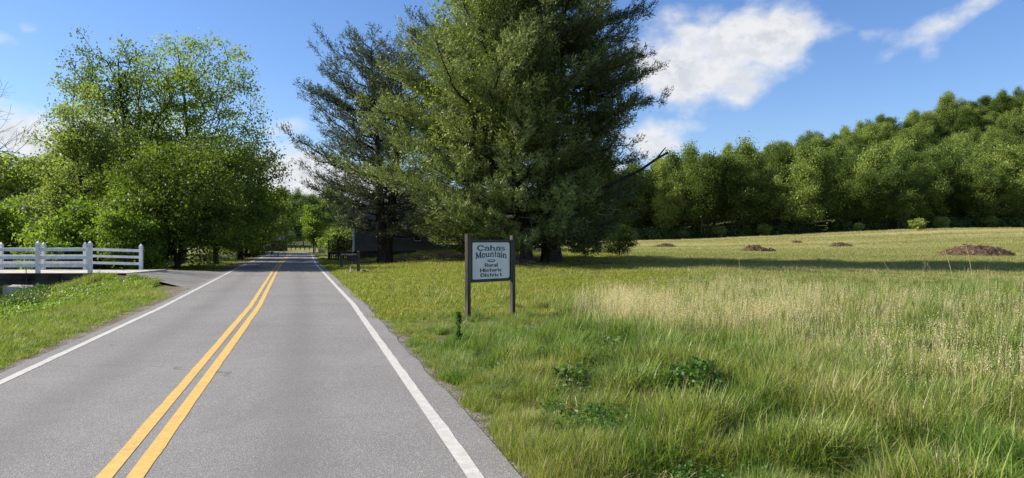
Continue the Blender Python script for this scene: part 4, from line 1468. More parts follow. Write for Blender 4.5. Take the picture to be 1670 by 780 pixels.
# ------------------------------------------------------------------ bridge and white fences
def fence(name, label, posts, zs, cat='fence', rails=((1.055, 0.145), (0.695, 0.135), (0.335, 0.14)), group=None, ptop=1.46):
    o = Vector(posts[0])
    t = thing(name, label, cat, tuple(o), 0, group)
    w = 0.074
    for p in posts:
        q = Vector(p) - o
        MB().box(q.x - w, q.x + w, q.y - w, q.y + w, q.z - 0.02, q.z + ptop - 0.22, bev=0.008).build('post', MAT['white_paint'], t)
        cap = MB()
        z = q.z + ptop - 0.22
        cap.box(q.x - w - 0.02, q.x + w + 0.02, q.y - w - 0.02, q.y + w + 0.02, z, z + 0.035)
        zz = z + 0.035
        c = w * 0.95
        cap.add([(q.x - c, q.y - c, zz), (q.x + c, q.y - c, zz), (q.x + c, q.y + c, zz), (q.x - c, q.y + c, zz),
                 (q.x - c, q.y - c, zz + 0.08), (q.x + c, q.y - c, zz + 0.08), (q.x + c, q.y + c, zz + 0.08), (q.x - c, q.y + c, zz + 0.08), (q.x, q.y, zz + 0.18)],
                [(0, 1, 5, 4), (1, 2, 6, 5), (2, 3, 7, 6), (3, 0, 4, 7), (4, 5, 8), (5, 6, 8), (6, 7, 8), (7, 4, 8)])
        cap.build('post_cap', MAT['white_paint'], t)
    for i in range(len(posts) - 1):
        a, b = Vector(posts[i]) - o, Vector(posts[i + 1]) - o
        d = b - a
        L = math.hypot(d.x, d.y)
        ang_ = math.atan2(d.y, d.x)
        M = Matrix.Translation(a) @ Matrix.Rotation(ang_, 4, 'Z') @ Matrix.Rotation(-math.atan2(d.z, L), 4, 'Y')
        for (z, h) in rails:
            MB().box(w + 0.001, L - w - 0.001, -0.025, 0.025, z - h / 2, z + h / 2, M=M, bev=0.005).build('rail', MAT['white_paint'], t)
    return t


def build_bridge():
    zd = 0.29
    t = thing('bridge', 'small concrete bridge with pale deck over the creek left of the road', 'bridge', (-17.2, 35.1, 0))
    o = Vector((-17.2, 35.1, 0))
    mb = MB()
    # deck tapering down to the driveway
    xs = [-36, -20, -17.4]
    mb.box(-36 - o.x, -17.45 - o.x, 33.0 - o.y, 37.2 - o.y, 0.06, zd)
    mb.build('deck', MAT['bridge_deck'], t)
    # near curb ledge
    MB().box(-36 - o.x, -17.3 - o.x, 32.72 - o.y, 32.997 - o.y, 0.02, zd + 0.012, bev=0.01).build('ledge', MAT['bridge_side'], t)
    g = MB()
    g.box(-36 - o.x, -20.6 - o.x, 32.76 - o.y, 33.1 - o.y, -0.22, 0.018)
    g.build('girder', MAT['bridge_side'], t)
    wv = MB()
    # solid wing wall from the abutment to the bank, its top sloping down to the right
    zt = [(-20.6, 0.017), (-17.6, 0.017), (-17.25, 0.0), (-15.9, -0.02)]
    y0, y1 = 32.70 - o.y, 33.1 - o.y
    vs, fs = [], []
    tops = [(-20.6, 0.017), (-17.6, 0.225), (-17.2, 0.20), (-16.0, 0.06)]
    tops[0] = (-20.6, 0.018)
    tops[1] = (-17.75, 0.018)
    tops = [(-20.6, 0.018), (-17.31, 0.018), (-17.29, 0.24), (-16.2, 0.10)]
    for (x, z) in tops:
        vs += [(x - o.x, y0, -1.9), (x - o.x, y1, -1.9), (x - o.x, y1, z), (x - o.x, y0, z)]
    for i in range(len(tops) - 1):
        a = i * 4
        fs += [(a, a + 4, a + 7, a + 3), (a + 3, a + 7, a + 6, a + 2), (a + 2, a + 6, a + 5, a + 1)]
    fs += [(0, 3, 2, 1), (12, 13, 14, 15)]
    wv.add(vs, fs)
    wv.build('wing_wall', MAT['bridge_side'], t)
    ab = MB()
    ab.box(-20.9 - o.x, -20.0 - o.x, 33.2 - o.y, 37.0 - o.y, -2.2, 0.05)
    ab.build('abutment', MAT['bridge_side'], t)
    MB().box(-18.0 - o.x, -17.62 - o.x, 32.62 - o.y, 32.698 - o.y, -0.9, 0.28).build('pilaster', MAT['bridge_side'], t)
    MB().box(-20.5 - o.x, -20.1 - o.x, 32.62 - o.y, 32.698 - o.y, -0.9, 0.28).build('pilaster', MAT['bridge_side'], t)
    # fences
    zp = zd + 0.012
    near = []
    for px in (-115, -23, 62, 147):
        x, y = at(px, Y=32.86)
        near.append((x, y, zp))
    fence('white_fence', 'white three rail fence along the near edge of the bridge', near, None)
    far = []
    for (px, Y) in ((-70, 37.0), (2, 37.0), (71, 37.0), (139, 37.0), (230, 37.5)):
        x, y = at(px, Y=Y)
        far.append((x, y, zd + 0.004 if px < 200 else 0.20))
    fence('white_fence', 'white three rail fence on the far side of the bridge, ending by the driveway', far, None, ptop=1.40, rails=((1.03, 0.14), (0.70, 0.125), (0.36, 0.13)))
    # gauge rod
    x, y = at(43.5, Y=32.55)
    mb = MB().tube([(0, 0, -0.9), (-0.01, 0, 0.1), (-0.05, 0.02, 0.62)], 0.018, 6)
    r = mb.build('metal_rod', MAT['metal_dark'], loc=(x, y, 0))
    r['label'] = 'thin dark upright rod in front of the bridge girder'
    r['category'] = 'rod'
    # stone block below the bridge
    x, y = at(38, Y=31.4)
    rng = np.random.default_rng(2)
    mb = MB()
    mb.box(-0.62, 0.58, -0.35, 0.35, -0.9, 0.36, bev=0.05)
    me = mb.mesh('concrete_block', MAT['block_stone'])
    for v in me.vertices:
        v.co += Vector(rng.normal(size=3)) * 0.03
    bl = put('concrete_block', me, None, (x, y, zat(480, 31.4)), (0, 0, 0.15), 'weathered pale concrete block in the creek bank below the bridge', 'block')
    # creek water
    ys = np.arange(-20, 150, 2.0)
    cx = creek_x(ys)
    V = np.concatenate([np.stack([cx - 2.1, ys, np.full(len(ys), -1.42)], 1), np.stack([cx + 2.1, ys, np.full(len(ys), -1.42)], 1)])
    n = len(ys)
    i = np.arange(n - 1)
    put('creek', mesh_np('creek', V, np.stack([i, i + n, i + n + 1, i + 1], 1), MAT['water']), kind='structure')


build_bridge()


# ------------------------------------------------------------------ house
def build_house():
    Yh = 62.0
    x0 = (576 - 835) / FPX * Yh
    x1 = x0 + 15.5
    zb = zat(409.5, Yh)
    o = Vector((x0, Yh, g1(x0 + 4, Yh)))
    t = thing('house', 'single storey house with pale clapboard siding shaded under the pines', 'house', tuple(o))
    zf = zb - o.z
    W, Dp, Hh = 15.5, 8.5, 2.75
    MB().box(0.05, W - 0.05, 0.06, Dp - 0.05, -0.6, zf).build('foundation', MAT['foundation'], t)
    # wall with window openings
    wins = [(5.0, 0.95), (9.2, 0.95), (12.6, 0.95)]
    wz0, wz1 = zat(393.5, Yh) - o.z, zat(393.5, Yh) - o.z + 1.45
    xw = (681 - 835) / FPX * Yh - x0
    wins = [(xw, 0.62), (xw + 4.0, 0.62), (xw + 7.6, 0.62), (1.9, 0.62)][:3]
    core = MB()
    edges = [0.0]
    for (c, w) in wins:
        edges += [c - w / 2, c + w / 2]
    edges.append(W)
    for i in range(0, len(edges), 2):
        core.box(edges[i], edges[i + 1], 0.0, 0.16, zf, zf + Hh)
    for (c, w) in wins:
        core.box(c - w / 2, c + w / 2, 0.0, 0.16, zf, wz0)
        core.box(c - w / 2, c + w / 2, 0.0, 0.16, wz1, zf + Hh)
    core.box(0, 0.16, 0.161, Dp, zf, zf + Hh)
    core.box(W - 0.16, W, 0.161, Dp, zf, zf + Hh)
    core.box(0.161, W - 0.161, Dp - 0.16, Dp, zf, zf + Hh)
    core.build('wall', MAT['siding'], t)
    # clapboards: each overlaps the one below
    sid = MB()
    n = 14
    for i in range(n):
        za, zc = zf + i * Hh / n, zf + (i + 1) * Hh / n
        segs = [(0.12, W - 0.12)]
        for (c, w) in wins:
            if zc > wz0 - 0.08 and za < wz1 + 0.08:
                ns = []
                for (a, b) in segs:
                    if a < c - w / 2 - 0.1 < b:
                        ns += [(a, c - w / 2 - 0.1), (c + w / 2 + 0.1, b)]
                    else:
                        ns.append((a, b))
                segs = ns
        for (a, b) in segs:
            sid.add([(a, -0.038, za), (b, -0.038, za), (b, -0.004, zc), (a, -0.004, zc), (a, -0.001, za), (b, -0.001, za)], [(0, 1, 2, 3), (0, 4, 5, 1)])
        sid.add([(-0.038, 0.12, za), (-0.038, Dp - 0.1, za), (-0.004, Dp - 0.1, zc), (-0.004, 0.12, zc)], [(1, 0, 3, 2)])
    sid.build('siding', MAT['siding'], t, kind='stuff')
    MB().box(-0.05, 0.115, -0.05, 0.115, zf, zf + Hh, bev=0.004).build('corner_trim', MAT['white_paint'], t)
    MB().box(W - 0.115, W + 0.05, -0.05, 0.115, zf, zf + Hh, bev=0.004).build('corner_trim', MAT['white_paint'], t)
    for (c, w) in wins:
        fr = MB()
        a, b = c - w / 2, c + w / 2
        fr.box(a - 0.08, a, -0.05, 0.05, wz0 - 0.06, wz1 + 0.08)
        fr.box(b, b + 0.08, -0.05, 0.05, wz0 - 0.06, wz1 + 0.08)
        fr.box(a, b, -0.05, 0.05, wz1, wz1 + 0.08)
        fr.box(a, b, -0.07, 0.05, wz0 - 0.06, wz0)
        f = fr.build('window', MAT['dark_wood'], t)
        s = MB()
        zm = (wz0 + wz1) / 2
        for (p, q, r_, u) in ((a, a + 0.05, wz0, wz1), (b - 0.05, b, wz0, wz1), (a + 0.05, b - 0.05, wz1 - 0.05, wz1), (a + 0.05, b - 0.05, wz0, wz0 + 0.05), (a + 0.05, b - 0.05, zm - 0.03, zm + 0.03)):
            s.box(p, q, 0.0, 0.03, r_, u)
        s.build('sash', MAT['white_paint'], f)
        MB().box(a + 0.05, b - 0.05, 0.012, 0.018, wz0 + 0.05, wz1 - 0.05).build('pane', MAT['window_glass'], f)
    # gable roof, ridge along x
    r = MB()
    e, rh = 0.5, 2.3
    zt = zf + Hh
    r.add([(-e, -e, zt - 0.05), (W + e, -e, zt - 0.05), (W + e, Dp / 2, zt + rh), (-e, Dp / 2, zt + rh), (-e, Dp + e, zt - 0.05), (W + e, Dp + e, zt - 0.05),
           (-e, -e, zt - 0.17), (W + e, -e, zt - 0.17), (W + e, Dp / 2, zt + rh - 0.12), (-e, Dp / 2, zt + rh - 0.12), (-e, Dp + e, zt - 0.17), (W + e, Dp + e, zt - 0.17)],
          [(0, 1, 2, 3), (3, 2, 5, 4), (7, 6, 9, 8), (8, 9, 10, 11), (0, 6, 7, 1), (4, 5, 11, 10), (0, 3, 9, 6), (3, 4, 10, 9), (1, 7, 8, 2), (2, 8, 11, 5)])
    r.build('roof', MAT['roofing'], t)
    gb = MB()
    for gx in (0.02, W - 0.14):
        gb.add([(gx, 0.0, zt), (gx, Dp, zt), (gx, Dp / 2, zt + rh - 0.25), (gx + 0.12, 0, zt), (gx + 0.12, Dp, zt), (gx + 0.12, Dp / 2, zt + rh - 0.25)], [(0, 2, 1), (3, 4, 5), (0, 3, 5, 2), (1, 2, 5, 4)])
    gb.build('gable', MAT['siding'], t)
    c = MB()
    c.box(W - 5.6, W - 4.9, Dp / 2 - 0.35, Dp / 2 + 0.35, zt + 0.5, zt + rh + 1.0)
    c.build('chimney', MAT['brick_red'], t)
    # porch at the left end
    po = MB()
    po.box(-2.3, -0.06, 0.6, 4.2, zf - 0.28, zf - 0.12)
    for (a, b) in ((-2.2, 0.7), (-0.2, 0.7), (-2.2, 4.1), (-0.2, 4.1)):
        po.box(a - 0.06, a + 0.06, b - 0.06, b + 0.06, -0.5, zf - 0.282)
    po.build('porch_floor', MAT['dark_wood'], t)
    for (a, b) in ((-2.22, 0.68), (-2.22, 4.12), (-0.25, 0.68)):
        MB().box(a - 0.05, a + 0.05, b - 0.05, b + 0.05, zf - 0.118, zf + 0.95).build('porch_post', MAT['dark_wood'], t)
    MB().box(-2.16, -0.31, 0.65, 0.71, zf + 0.80, zf + 0.87).build('handrail', MAT['dark_wood'], t)
    for i in range(12):
        xx = -2.08 + i * 0.15
        MB().box(xx - 0.02, xx + 0.02, 0.66, 0.70, zf - 0.118, zf + 0.798).build('baluster', MAT['dark_wood'], t)
    lat = MB()
    for i in range(16):
        xx = -2.28 + i * 0.145
        lat.box(xx, xx + 0.09, 0.56, 0.59, -0.5, zf - 0.13)
    lat.build('porch_skirt', MAT['dark_wood'], t)
    # thin pale stake in front of the house corner
    s = MB().tube([(0, 0, -0.1), (0, 0, 1.3)], 0.018, 6).build('marker_stake', MAT['white_paint'], loc=(*at(574.5, Y=55), g1(*at(574.5, Y=55))))
    s['label'] = 'thin pale stake in front of the left corner of the house'
    s['category'] = 'stake'
    # roots and prunings lying on the shaded ground under the pines
    rng = np.random.default_rng(4)


build_house()


# ------------------------------------------------------------------ roadside post, far things
def stone(name, rng, sx, sy, sz, mat, loc, rz=0.0, label=None, cat=None, group=None):
    import bmesh
    bm = bmesh.new()
    bmesh.ops.create_icosphere(bm, subdivisions=2, radius=1.0)
    for v in bm.verts:
        n = v.co.copy()
        f = 1 + 0.22 * math.sin(n.x * 3.1 + sx * 40) * math.cos(n.y * 2.7 + sy * 30) + rng.uniform(-0.09, 0.09)
        v.co = Vector((n.x * sx * f, n.y * sy * f, max(n.z, -0.5) * sz * f))
    me = bpy.data.meshes.new(name)
    bm.to_mesh(me)
    bm.free()
    me.materials.append(mat)
    return put(name, me, None, loc, (0, 0, rz), label, cat, group)


def build_roadside():
    rng = random.Random(3)
    x, y = at(584.5, 445)
    y = 39.6
    x = (584.5 - 835) / FPX * y
    z = g1(x, y)
    t = thing('hanging_sign_post', 'weathered post with side arm carrying a small dark hanging board', 'sign post', (x, y, z), 0.12)
    MB().box(-0.075, 0.075, -0.075, 0.075, -0.3, 1.12, bev=0.01).build('post', MAT['wood_post'], t)
    cap = MB()
    cap.box(-0.06, 0.06, -0.06, 0.06, 1.121, 1.18, bev=0.012)
    cap.build('post_top', MAT['grey_wood'], t)
    MB().box(-0.92, -0.076, -0.04, 0.04, 0.965, 1.04, bev=0.006).build('arm', MAT['grey_wood'], t)
    MB().box(-0.60, -0.12, -0.02, 0.02, 0.62, 0.93, bev=0.004).build('hanging_board', MAT['dark_wood'], t)
    for xx in (-0.55, -0.17):
        MB().tube([(xx, 0, 0.931), (xx, 0, 0.964)], 0.008, 5).build('hook', MAT['metal_dark'], t)
    MB().tube([(-0.43, 0.02, 0.0), (-0.43, 0.02, 0.34)], 0.015, 5).build('small_stake', MAT['white_paint'], t)
    y2 = 46.0
    x2 = (557 - 835) / FPX * y2
    q = MB().box(-0.09, 0.09, -0.08, 0.08, -0.3, 0.95, bev=0.01).build('wooden_post', MAT['wood_post'], loc=(x2, y2, g1(x2, y2)))
    q['label'] = 'plain dark wooden post further back, left of the hanging board'
    q['category'] = 'post'
    G = 'flat stones round the hanging sign post'
    for (px, dy, s, lab) in ((574, -0.35, (0.17, 0.14, 0.07), 'flat brown stone left of the hanging sign post'),
                             (581, -0.55, (0.20, 0.15, 0.09), 'pale flat stone at the foot of the hanging sign post'),
                             (589, -0.35, (0.14, 0.14, 0.08), 'small round stone right of the hanging sign post'),
                             (594, -0.15, (0.20, 0.16, 0.16), 'dark taller stone furthest right by the hanging sign post')):
        Yq = y + dy
        xq = (px - 835) / FPX * Yq
        stone('flat_stone', rng, *s, MAT['field_stone'] if px != 594 else MAT['foundation'], (xq, Yq, g1(xq, Yq) + 0.02), rng.uniform(0, 3), lab, 'stone', G)
    # far utility poles and wire
    x, y = at(431, Y=104)
    z = g1(x, y)
    t = thing('utility_pole', 'grey utility pole at the left side of the road bend', 'pole', (x, y, z))
    MB().tube([(0, 0, -0.3), (0, 0, 7.2)], [0.15, 0.11], 8).build('pole_shaft', MAT['grey_wood'], t)
    MB().box(-0.8, 0.8, -0.06, 0.06, 6.6, 6.7).build('crossarm', MAT['grey_wood'], t)
    x2, y2 = at(514, Y=107)
    z2 = g1(x2, y2)
    t = thing('utility_pole', 'brown wooden pole at the right side of the road bend', 'pole', (x2, y2, z2))
    MB().tube([(0, 0, -0.3), (0, 0, 4.0)], [0.11, 0.09], 8).build('pole_shaft', MAT['pole_wood'], t)
    P = []
    za = zat(374, 104)
    for i in range(13):
        f = i / 12
        P.append((x + (x2 - x) * f, y + (y2 - y) * f, za * (1 - f) + zat(379, 107) * f - 0.35 * math.sin(f * math.pi)))
    w = MB().tube(P, 0.022, 4).build('overhead_wire', MAT['metal_grey'])
    w['label'] = 'pale overhead wire slung between the two poles at the bend'
    w['category'] = 'wire'
    # mailbox at the bend
    xm, ym = at(436, Y=98)
    t = thing('mailbox', 'pale mailbox on a post beside the left utility pole', 'mailbox', (xm, ym, g1(xm, ym)))
    MB().box(-0.05, 0.05, -0.05, 0.05, -0.2, 1.05).build('post', MAT['grey_wood'], t)
    mb = MB()
    pr = [(-0.11, 0), (0.11, 0), (0.11, 0.13)] + [(0.11 * math.cos(a), 0.13 + 0.09 * math.sin(a)) for a in (0.5, 1.05, 1.57, 2.1, 2.6)] + [(-0.11, 0.13)]
    n = len(pr)
    mb.add([(-0.26, p[0], 1.055 + p[1]) for p in pr] + [(0.26, p[0], 1.055 + p[1]) for p in pr], [tuple(range(n))[::-1], tuple(range(n, 2 * n))] + [(i, (i + 1) % n, n + (i + 1) % n, n + i) for i in range(n)])
    mb.build('box', MAT['white_paint'], t)
    # dark paddock fence across the bend
    posts = []
    for i in range(15):
        px = 423 + i * 7.4
        Yf = 126.5
        xf = (px - 835) / FPX * Yf
        posts.append((xf, Yf, g1(xf, Yf)))
    o = Vector(posts[0])
    t = thing('paddock_fence', 'dark post and rail fence running across beyond the road bend', 'fence', tuple(o))
    for p in posts:
        q = Vector(p) - o
        MB().box(q.x - 0.06, q.x + 0.06, q.y - 0.06, q.y + 0.06, q.z - 0.2, q.z + 0.72).build('post', MAT['dark_wood'], t)
    for i in range(len(posts) - 1):
        a, b = Vector(posts[i]) - o, Vector(posts[i + 1]) - o
        for zz in (0.52,):
            MB().add([(a.x + 0.061, a.y - 0.02, a.z + zz), (b.x - 0.061, b.y - 0.02, b.z + zz), (b.x - 0.061, b.y - 0.02, b.z + zz + 0.13), (a.x + 0.061, a.y - 0.02, a.z + zz + 0.13),
                      (a.x + 0.061, a.y + 0.02, a.z + zz), (b.x - 0.061, b.y + 0.02, b.z + zz), (b.x - 0.061, b.y + 0.02, b.z + zz + 0.13), (a.x + 0.061, a.y + 0.02, a.z + zz + 0.13)],
                     [(0, 1, 2, 3), (5, 4, 7, 6), (3, 2, 6, 7), (4, 5, 1, 0)]).build('rail', MAT['dark_wood'], t)
    xb, yb = at(526, Y=98)
    stone('boulder', rng, 0.62, 0.5, 0.85, MAT['block_stone'], (xb, yb, g1(xb, yb) + 0.1), 0.4, 'pale boulder in the grass right of the road bend', 'boulder')
    # low dark shed at the left of the bend
    xs_, ys_ = at(444, Y=112)
    t = thing('shed', 'small dark shed with grey roof at the left of the road bend', 'shed', (xs_, ys_, g1(xs_, ys_)))
    MB().box(-1.6, 1.6, 0, 2.4, -0.3, 1.7).build('wall', MAT['dark_wood'], t)
    MB().add([(-1.8, -0.2, 1.702), (1.8, -0.2, 1.702), (1.8, 1.2, 2.4), (-1.8, 1.2, 2.4), (-1.8, 2.6, 1.702), (1.8, 2.6, 1.702)], [(0, 1, 2, 3), (3, 2, 5, 4), (0, 3, 4), (1, 5, 2)]).build('roof', MAT['metal_dark'], t)


build_roadside()


# ------------------------------------------------------------------ mulch piles in the field
def pile(px, py, wpx, hpx, label, seed, Y=None, lumps=3):
    rng = np.random.default_rng(seed)
    # walk along the ray until it meets the ground
    if Y is None:
        best = None
        for yy in np.arange(30, 148, 0.5):
            x = (px - 835) / FPX * yy
            e = abs(zat(py, yy) - g1(x, yy))
            if best is None or e < best[0]:
                best = (e, yy)
        Y = best[1]
    x = (px - 835) / FPX * Y
    rx, rz_ = wpx / 2 / FPX * Y, hpx / FPX * Y
    ry = rx * 0.7
    n = 44
    u = np.linspace(-1, 1, n)
    U, Vv = np.meshgrid(u, u)
    H = np.zeros_like(U)
    for k in range(lumps):
        cx, cy = rng.uniform(-0.45, 0.45, 2) if k else (0, 0)
        H = np.maximum(H, (1 - 0.25 * (k > 0)) * np.clip(1 - ((U - cx) ** 2 + (Vv - cy) ** 2) * (1.1 if k == 0 else 2.2), 0, 1) ** 0.8)
    H = H * (0.78 + 0.45 * fbm(U * 7 + seed, Vv * 7)) + 0.10 * (rng.random(U.shape) - 0.5) * (H > 0.05)
    X, Y2 = U * rx, Vv * ry
    Z = H * rz_ - 0.12 + (gz(X + x, Y2 + Y) - g1(x, Y))
    V = np.stack([X.ravel(), Y2.ravel(), Z.ravel()], 1)
    i = (np.arange(n - 1)[:, None] * n + np.arange(n - 1)[None, :]).ravel()
    F = np.stack([i, i + 1, i + 1 + n, i + n], 1)
    keep = (H.ravel()[F] > 0.02).any(1)
    F = F[keep]
    t = thing('mulch_pile', label, 'pile', (x, Y, g1(x, Y)), 0, 'brown mulch piles in the field')
    put('heap', mesh_np('heap', V, F, MAT['mulch'], {'tint': rng.random(len(F)) * 0.5}), t)
    # loose sticks and clods on it
    m = int(260 * min(1, wpx / 60) + 60)
    uu = rng.uniform(-0.95, 0.95, m)
    vv = rng.uniform(-0.95, 0.6, m)
    hx = np.interp(uu, u, np.arange(n)).astype(int)
    hy = np.interp(vv, u, np.arange(n)).astype(int)
    Pp = np.stack([uu * rx, vv * ry, Z[hy, hx] + 0.02 + 0.05 * rng.random(m)], 1)
    LV, LF = leaf_quads(Pp, 0.24, rng, 0.8, aspect=0.3)
    put('wood_chips', mesh_np('wood_chips', LV, LF, MAT['mulch'], {'tint': rng.random(m)}), t, kind='stuff')
    return t


def build_piles():
    pile(1085, 404, 44, 7.5, 'low mulch pile furthest left in the field', 1)
    pile(1230, 411.5, 54, 12, 'rugged dark mulch pile near the shade of the pine', 2, lumps=4)
    pile(1256, 411.5, 26, 7, 'small heap touching the right side of the rugged dark mulch pile', 6)
    pile(1299, 397, 24, 5, 'smallest and farthest mulch pile in the field', 3)
    pile(1369, 403.5, 42, 8.5, 'low mulch pile between the smallest pile and the largest pile', 4)
    pile(1593, 418, 135, 19, 'largest reddish brown mulch pile at the right of the field', 5, lumps=4)
    # leaf and root mound at the foot of the big pine
    t = pile(852, 432, 62, 9, 'reddish leaf and soil mound right behind the district sign', 7, Y=42.3)
    t.name = 'leaf_mound'
    t['category'] = 'mound'
    t['group'] = 'mounds under the pines'


build_piles()


# ------------------------------------------------------------------ grass
SRC = bpy.data.collections.new('plant_sources')


def blade_mesh(name, mat, seed, n, h, spread, w, bend, dry=0.15, seg=3, seedhead=0.0, head=(0.10, 0.02), hvar=0.5, flop=0.35):
    rng = np.random.default_rng(seed)
    V, F, tint, dr = [], [], [], []
    b = 0
    for i in range(n):
        a = rng.random() * 6.28
        r = spread * math.sqrt(rng.random())
        p = np.array([math.cos(a) * r, math.sin(a) * r, -0.02])
        hh = h * (1 - hvar * rng.random())
        az = rng.random() * 6.28
        fl = bend * (0.3 + 1.2 * rng.random())
        isdry = rng.random() < dry
        if rng.random() < 0.08: fl += flop
        d = np.array([math.cos(az), math.sin(az), 0])
        sd = np.array([-d[1], d[0], 0])
        hd = rng.random() < seedhead
        ww = w * (0.6 + 0.8 * rng.random()) * (0.45 if hd else 1)
        if hd: hh = h * (0.85 + 0.35 * rng.random())
        tn, dn = rng.random(), (0.75 + 0.25 * rng.random() if isdry or hd else 0.25 * rng.random())
        pts = []
        for k in range(seg + 1):
            t = k / seg
            q = p + d * hh * fl * t ** 2 + np.array([0, 0, hh * (t - 0.35 * fl * t ** 3)])
            pts.append((q, ww * (1 - t) ** 0.6 if not hd else ww * (1 - 0.6 * t)))
        for k, (q, wk) in enumerate(pts):
            if k < seg or hd:
                V += [q - sd * wk / 2, q + sd * wk / 2]
            else:
                V += [q]
        for k in range(seg - 1 + (1 if hd else 0)):
            F.append((b + 2 * k, b + 2 * k + 1, b + 2 * k + 3, b + 2 * k + 2)); tint.append(tn); dr.append(dn)
        if not hd:
            F.append((b + 2 * (seg - 1), b + 2 * (seg - 1) + 1, b + 2 * seg)); tint.append(tn); dr.append(dn)
            b += 2 * seg + 1
        else:
            b += 2 * seg + 2
            tip = pts[-1][0]
            m = 9
            for j in range(m):
                q = tip + np.array([0, 0, 1]) * (head[0] * (j / m - 0.55)) + rng.normal(size=3) * head[1] * 0.5
                dirr = np.array([rng.normal() * 0.5, rng.normal() * 0.5, 1.0])
                dirr /= np.linalg.norm(dirr)
                s2 = np.cross(dirr, rng.normal(size=3))
                s2 /= np.linalg.norm(s2)
                L = head[1] * 1.5
                V += [q, q + dirr * L * 0.5 + s2 * head[1] * 0.28, q + dirr * L, q + dirr * L * 0.5 - s2 * head[1] * 0.28]
                F.append((b, b + 1, b + 2, b + 3)); tint.append(rng.random()); dr.append(0.8 + 0.2 * rng.random())
                b += 4
    f4 = [f for f in F if len(f) == 4]
    f3 = [f for f in F if len(f) == 3]
    i4 = [i for i, f in enumerate(F) if len(f) == 4]
    i3 = [i for i, f in enumerate(F) if len(f) == 3]
    order = i4 + i3
    fl = []
    if f4: fl.append(np.array(f4))
    if f3: fl.append(np.array(f3))
    return mesh_np(name, np.array(V), fl, mat, {'tint': np.array(tint)[order], 'dry': np.array(dr)[order]})


def weed_mesh(name, mat, seed, n, r, h, leaf):
    rng = np.random.default_rng(seed)
    d = rng.normal(size=(n, 3))
    d /= np.linalg.norm(d, axis=1, keepdims=True)
    P = np.abs(d * np.array([1, 1, 1])) * np.array([r, r, h]) * (rng.random(n) ** 0.4)[:, None]
    P[:, 0] *= np.sign(d[:, 0])
    P[:, 1] *= np.sign(d[:, 1])
    V, F = leaf_quads(P, leaf, rng, 0.9, aspect=0.75)
    return mesh_np(name, V, F, mat, {'tint': rng.random(n), 'dry': rng.random(n) * 0.15})


def source(me):
    o = bpy.data.objects.new(me.name, me)
    return o


def scatter(name, P, srcs, rng, smin, smax, zscale=0.25, tilt=0.12, sc=None, label=None, idx=None):
    n = len(P)
    me = bpy.data.meshes.new(name)
    me.vertices.add(n)
    me.vertices.foreach_set('co', np.asarray(P, np.float32).ravel())
    rot = np.stack([rng.normal(size=n) * tilt, rng.normal(size=n) * tilt, rng.random(n) * 6.283], 1).astype(np.float32)
    s = rng.uniform(smin, smax, n) * (1 if sc is None else sc)
    scl = np.stack([s, s, s * rng.uniform(1 - zscale, 1 + zscale, n)], 1).astype(np.float32)
    a = me.attributes.new('rot', 'FLOAT_VECTOR', 'POINT'); a.data.foreach_set('vector', rot.ravel())
    a = me.attributes.new('scl', 'FLOAT_VECTOR', 'POINT'); a.data.foreach_set('vector', scl.ravel())
    a = me.attributes.new('idx', 'INT', 'POINT'); a.data.foreach_set('value', (rng.integers(0, len(srcs), n) if idx is None else idx).astype(np.int32))
    o = put(name, me, kind='stuff')
    if label: o['label'] = label
    ng = bpy.data.node_groups.new(name + '_scatter', 'GeometryNodeTree')
    ng.interface.new_socket('Geometry', in_out='INPUT', socket_type='NodeSocketGeometry')
    ng.interface.new_socket('Geometry', in_out='OUTPUT', socket_type='NodeSocketGeometry')
    N = ng.nodes
    gi, go = N.new('NodeGroupInput'), N.new('NodeGroupOutput')
    gi2 = N.new('GeometryNodeGeometryToInstance')
    for sm in srcs:
        oi = N.new('GeometryNodeObjectInfo')
        oi.inputs['Object'].default_value = sm
        oi.inputs['As Instance'].default_value = True
        ng.links.new(oi.outputs['Geometry'], gi2.inputs[0])
    iop = N.new('GeometryNodeInstanceOnPoints')
    iop.inputs['Pick Instance'].default_value = True
    def attr(nm, ty):
        q = N.new('GeometryNodeInputNamedAttribute')
        q.data_type = ty
        q.inputs[0].default_value = nm
        return [s for s in q.outputs if s.enabled and s.name == 'Attribute'][0]
    ng.links.new(gi.outputs[0], iop.inputs['Points'])
    # several sources are joined as separate instances
    jn = N.new('GeometryNodeJoinGeometry')
    for nd in [x for x in N if x.bl_idname == 'GeometryNodeObjectInfo']:
        ng.links.new(nd.outputs['Geometry'], jn.inputs[0])
    N.remove(gi2)
    ng.links.new(jn.outputs[0], iop.inputs['Instance'])
    ng.links.new(attr('idx', 'INT'), iop.inputs['Instance Index'])
    e2r = N.new('FunctionNodeEulerToRotation')
    ng.links.new(attr('rot', 'FLOAT_VECTOR'), e2r.inputs[0])
    ng.links.new(e2r.outputs[0], iop.inputs['Rotation'])
    ng.links.new(attr('scl', 'FLOAT_VECTOR'), iop.inputs['Scale'])
    ng.links.new(iop.outputs[0], go.inputs[0])
    md = o.modifiers.new('scatter', 'NODES')
    md.node_group = ng
    return o


def field_points(rng, n, y0, y1, xmin_f, xmax_f, power=1.0):
    """points over the wedge the photo shows, denser towards the camera"""
    u = rng.random(n)
    Y = (y0 ** (1 - power) + u * (y1 ** (1 - power) - y0 ** (1 - power))) ** (1 / (1 - power)) if power != 1 else y0 * (y1 / y0) ** u
    X = Y * rng.uniform(xmin_f, xmax_f, n)
    return X, Y


